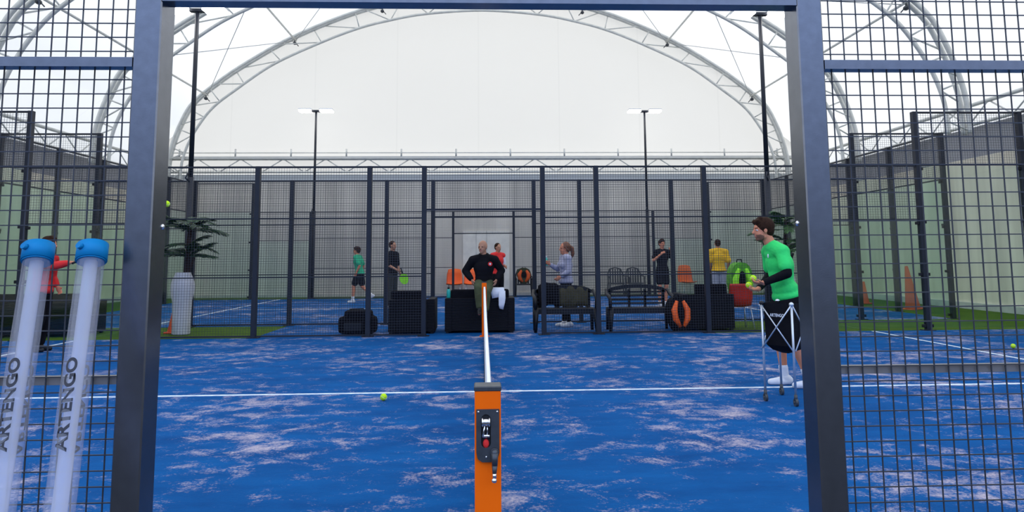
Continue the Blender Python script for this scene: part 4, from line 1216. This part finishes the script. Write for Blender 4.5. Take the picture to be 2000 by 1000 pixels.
            for Hh, K, A in (('hl', 'kl', 'al'), ('hr', 'kr', 'ar')):
                if f <= 1: c.chain([V[Hh], V[Hh].lerp(V[K], f*0.5), V[Hh].lerp(V[K], f)], [limb['th']+e, limb['th']*0.92+e, limb['th']*0.85+e+(0.008 if kind == 'shorts' else 0)])
                else:
                    r2_ = limb['cf']+e; c.chain([V[Hh], V[Hh].lerp(V[K], 0.4), V[K], V[K].lerp(V[A], 0.35), V[K].lerp(V[A], f-1)], [limb['th']+e, limb['th']*0.92+e, limb['kn']+e+0.004, r2_, limb['an']+e+0.004])
            so = c.build(kind, m, t, voxel=voxel, smooth=3)
            for v in so.data.vertices:
                rel = (v.co-V['pel']).dot(d)
                if rel > -0.03 and V['kl'].x < 0.2 and abs(v.co.x-V['pel'].x) < 0.25: v.co -= d*(rel+0.03)
        elif kind == 'socks':
            for A, K in (('al', 'kl'), ('ar', 'kr')):
                c = MB(); c.chain([V[A], V[A].lerp(V[K], f)], [limb['an']+0.008, limb['cf']*0.8+0.006]); c.build('sock', m, t, voxel=voxel, smooth=1)
    for A, T in (('al', 'tl'), ('ar', 'tr')):
        c = MB(); td = V[T].normalized(); a = V[A]
        dn = Vector((0, 0, -1)) if abs(td.z) < 0.3 else Vector((td.z, 0, -td.x)).normalized()
        c.chain([a+dn*0.01, a+dn*0.045-td*0.045], [0.048, 0.045]); c.chain([a+dn*0.05-td*0.04, a+dn*0.055+td*0.06, a+dn*0.06+td*0.15], [0.044, 0.044, 0.034])
        sh = c.build('shoe', shoem, t, voxel=max(0.008, voxel), smooth=2)
        for v in sh.data.vertices:
            rel = (v.co-a).dot(dn)
            if rel > 0.088: v.co -= dn*(rel-0.088)
    return t, V

def mark(parent, c, n, r, m, name='logo', inner=None):
    b = MB(); n = Vector(n).normalized(); c = Vector(c); b.cyl(c, c+n*0.004, r, n=20); o = b.build(name, m, parent)
    if inner:
        b = MB(); b.cyl(c+n*0.004, c+n*0.006, r*0.45, n=14); b.build(name+'_centre', inner, o)

# coach in green, facing left, holding balls
LEFT = PI
cz = 0.0
t, V = person('man in bright green shirt and black shorts holding yellow balls beside the ball cart', (3.17, 5.30, 0), LEFT,
    dict(pel=(-0.02, 0, 0.95), wst=(0.02, 0, 1.07), chs=(0.04, 0, 1.26), nek=(0.115, 0, 1.47), hed=(0.205, 0.0, 1.625),
         sl=(0.08, 0.18, 1.39), sr=(0.08, -0.18, 1.39), el=(0.08, 0.28, 1.17), er=(0.04, -0.26, 1.14), wl=(0.29, 0.18, 1.075), wr=(0.27, -0.03, 1.0),
         hl=(-0.02, 0.09, 0.92), hr=(-0.02, -0.09, 0.92), kl=(0.00, 0.12, 0.50), kr=(0.05, -0.10, 0.50), al=(-0.16, 0.13, 0.09), ar=(0.0, -0.10, 0.09), tilt=0.06),
    [('shirt', GREENSHIRT, 0.66, 0.018), ('sleeve', BLACKCLOTH), ('shorts', BLACKCLOTH, 0.95), ('socks', WHITE, 0.22)],
    voxel=0.0065, beard=True, hair='short', look=0.0,
    handspec={'l': dict(d=(1, -0.12, 0.0), n=(0.1, -0.15, 1), curl=0.75), 'r': dict(d=(1, 0.05, 0.0), n=(0.1, 0.15, 1), curl=0.75)})
b = MB(); b.ell((0.20, 0.10, 1.35), (0.006, 0.012, 0.022)); b.build('chest_logo', WHITE, t)
ball(2.778, 5.135, 1.121, 'yellow ball held in the near hand of the man in green, upper of two')
ball(2.800, 5.325, 1.046, 'yellow ball held in the far hand of the man in green, lower of two')

# bald man perched on the sofa back, facing the viewer, hands on hips
t, V = person('bald man in black hoodie with red badge, sitting on the sofa at the net end', (0.0, 11.06, 0.0), -PI/2+0.0,
    dict(pel=(0.02, 0, 0.90), wst=(0.02, 0, 1.0), chs=(0.03, 0, 1.18), nek=(0.03, 0, 1.38), hed=(0.05, -0.02, 1.55),
         sl=(0.03, 0.20, 1.31), sr=(0.03, -0.20, 1.31), el=(-0.02, 0.33, 1.12), er=(-0.02, -0.34, 1.12), wl=(0.10, 0.23, 0.96), wr=(0.10, -0.22, 0.96),
         hl=(0.05, 0.08, 0.88), hr=(0.05, -0.08, 0.88), kl=(0.26, 0.05, 0.74), kr=(0.30, -0.10, 0.82), al=(0.33, 0.03, 0.42), ar=(0.36, -0.08, 0.46),
         tl=(1, 0, -0.2), tr=(1, 0, -0.2)),
    [('hoodie', BLACKCLOTH, 1.85, 0.026), ('trousers', OLIVE, 1.9)], voxel=0.010, skin=SKIN2, hair='bald', beard=False, look=-0.45, build=1.0,
    handspec={'l': dict(d=(0.2, -0.3, -1), n=(-0.3, -1, 0), curl=0.5), 'r': dict(d=(0.2, 0.3, -1), n=(-0.3, 1, 0), curl=0.5)}, shoem=BLACKPL)
mark(t, (0.172, 0.115, 1.245), (1, 0.1, 0), 0.040, REDM, 'round_badge', WHITE)

# woman with a ponytail between the fences
t, V = person('woman with auburn ponytail in grey top and black leggings behind the bench', (1.62, 12.0, 0), LEFT+0.25,
    dict(pel=(0, 0, 0.90), wst=(0.0, 0, 1.02), chs=(0, 0, 1.2), nek=(0, 0, 1.38), hed=(0.02, 0, 1.53), sl=(0, 0.15, 1.33), sr=(0, -0.15, 1.33),
         el=(0.02, 0.2, 1.08), er=(0.1, -0.18, 1.12), wl=(0.16, 0.15, 0.98), wr=(0.30, -0.1, 1.22), hl=(0, 0.08, 0.86), hr=(0, -0.08, 0.86),
         kl=(0.03, 0.08, 0.47), kr=(-0.02, -0.08, 0.47), al=(-0.02, 0.09, 0.09), ar=(0.02, -0.09, 0.09)),
    [('shirt', LAV, 1.85, 0.018), ('leggings', BLACKCLOTH, 1.9)], voxel=0.010, female=True, hair='tail', hairm=HAIRR, look=0.0)
tb = thing('water_bottle', 'teal bottle held up in the hand of the woman with the ponytail', 'bottle', (1.235, 12.02, 1.19))
b = MB(); b.lathe([(0.028, 0), (0.034, 0.01), (0.034, 0.12), (0.018, 0.16)]); b.build('bottle_body', TEAL, tb)
b = MB(); b.lathe([(0.018, 0.16), (0.018, 0.185), (0.01, 0.19)]); b.build('bottle_cap', WHITE, tb)

def racket(loc, rot, m, label):
    t = thing('padel_racket', label, 'racket', loc); t.rotation_euler = rot
    b = MB(); P = [(0.12*math.cos(a)*(1-0.1*math.sin(a)), 0.20+0.145*math.sin(a)) for a in [2*PI*k/28 for k in range(28)]]
    b.prism(P, 'y', -0.018, 0.018); b.build('racket_head', m, t)
    b = MB(); b.prism([(-0.03, 0.09), (0.03, 0.09), (0.016, 0.0), (-0.016, 0.0)], 'y', -0.014, 0.014); b.build('throat', BLACKPL, t)
    b = MB(); b.cyl((0, 0, 0.02), (0, 0, -0.12), 0.016, n=10); b.build('grip', BLACKPL, t)

# player in green walking on the farther court
person('player in teal green shirt and dark shorts walking left on the farther court', (-3.85, 20.4, 0), LEFT-0.2,
    dict(pel=(0, 0, 0.92), chs=(0.06, 0, 1.26), wst=(0.03, 0, 1.06), nek=(0.08, 0, 1.45), hed=(0.11, 0, 1.61), sl=(0.07, 0.18, 1.40), sr=(0.07, -0.18, 1.40), el=(-0.08, 0.24, 1.14), wl=(0.02, 0.24, 0.92),
         kl=(0.16, 0.09, 0.52), kr=(-0.05, -0.09, 0.50), al=(0.18, 0.09, 0.10), ar=(-0.36, -0.09, 0.24), tr=(1, 0, -0.5)),
    [('shirt', GREENSHIRT2, 0.75, 0.02), ('shorts', BLACKCLOTH, 0.75), ('socks', WHITE, 0.2)], voxel=0.014)
person('player in black shirt and dark trousers standing behind the left armchair', (-2.50, 17.6, 0), -0.5,
    dict(pel=(0, 0, 0.98), wst=(0, 0, 1.11), chs=(0, 0, 1.32), nek=(0, 0, 1.53), hed=(0.02, 0, 1.71), sl=(0, 0.19, 1.47), sr=(0, -0.19, 1.47), el=(0.0, 0.24, 1.18), er=(0.04, -0.23, 1.18),
         wl=(0.1, 0.24, 0.95), wr=(0.26, -0.16, 1.06), hl=(0, .09, .95), hr=(0, -.09, .95)),
    [('shirt', BLACKCLOTH, 0.9, 0.02), ('trousers', DGREY, 1.9)], voxel=0.014, hair='buzz', skin=SKIN2, shoem=SHOEW)
racket((-2.20, 17.33, 1.0), (0, 2.85, 0.3), LIMEM, 'lime green racket hanging from the hand of the player in black, left court')
person('player in red vest over white shirt and dark trousers behind the bald man', (0.39, 17.8, 0), -0.9,
    dict(pel=(0, 0, 0.95), el=(-0.02, 0.24, 1.15), wl=(0.16, 0.16, 1.1), er=(0.0, -0.24, 1.16), wr=(0.18, -0.16, 1.12)),
    [('shirt', WHITE, 0.8, 0.014), ('vest', REDM, 1.0, 0.022), ('trousers', BLACKCLOTH, 1.9)], voxel=0.014, hair='buzz', skin=SKIN2)
person('player in black shirt and shorts with bare legs, standing behind the empty bench', (5.05, 18.0, 0), -PI/2+0.2,
    dict(pel=(0, 0, 0.99), wst=(0, 0, 1.12), chs=(0, 0, 1.33), nek=(0, 0, 1.54), hed=(0.02, 0, 1.72), sl=(0, 0.19, 1.48), sr=(0, -0.19, 1.48), el=(0.02, 0.30, 1.30), er=(0.04, -0.28, 1.25),
         wl=(0.12, 0.22, 1.50), wr=(0.22, -0.14, 1.42), hl=(0, .09, .96), hr=(0, -.09, .96)),
    [('shirt', BLACKCLOTH, 0.6, 0.022), ('shorts', BLACKCLOTH, 0.65)], voxel=0.014, hair='short', skin=SKIN)
person('player in yellow shirt and light grey trousers seen from behind', (6.50, 17.5, 0), PI/2-0.1,
    dict(pel=(0, 0, 0.98), wst=(0, 0, 1.11), chs=(0, 0, 1.32), nek=(0, 0, 1.53), hed=(0.04, 0, 1.70), sl=(0, 0.20, 1.47), sr=(0, -0.20, 1.47), el=(-0.02, 0.25, 1.18), er=(-0.04, -0.27, 1.18),
         wl=(0.12, 0.22, 0.98), wr=(0.06, -0.27, 0.96), hl=(0, .09, .95), hr=(0, -.09, .95)),
    [('shirt', YELM, 0.8, 0.026), ('trousers', LGREY, 1.9)], voxel=0.014, hair='buzz', skin=SKIN2, build=1.08)
person('person in red top and black trousers reaching an arm out, behind the ball tubes', (-6.72, 9.05, 0), 0.0,
    dict(pel=(0, 0, 0.93), wst=(0, 0, 1.05), chs=(0.03, 0, 1.25), nek=(0.05, 0, 1.44), hed=(0.08, 0, 1.60), sl=(0.05, 0.17, 1.38), sr=(0.06, -0.17, 1.36), el=(0.02, 0.22, 1.1), er=(0.27, -0.2, 1.28),
         wl=(0.12, 0.2, 0.95), wr=(0.50, -0.16, 1.33), kl=(0.02, .1, .5), kr=(0.06, -.1, .5)),
    [('shirt', REDM, 1.75, 0.022), ('trousers', BLACKCLOTH, 1.9)], voxel=0.012, hair='short', shoem=BLACKPL,
    handspec={'r': dict(d=(1, 0.1, 0.1), n=(0, 0, -1), curl=0.6)})
racket((-6.09, 8.85, 1.36), (0, 1.2, 1.4), BLACKPL, 'black racket held out by the person in red')
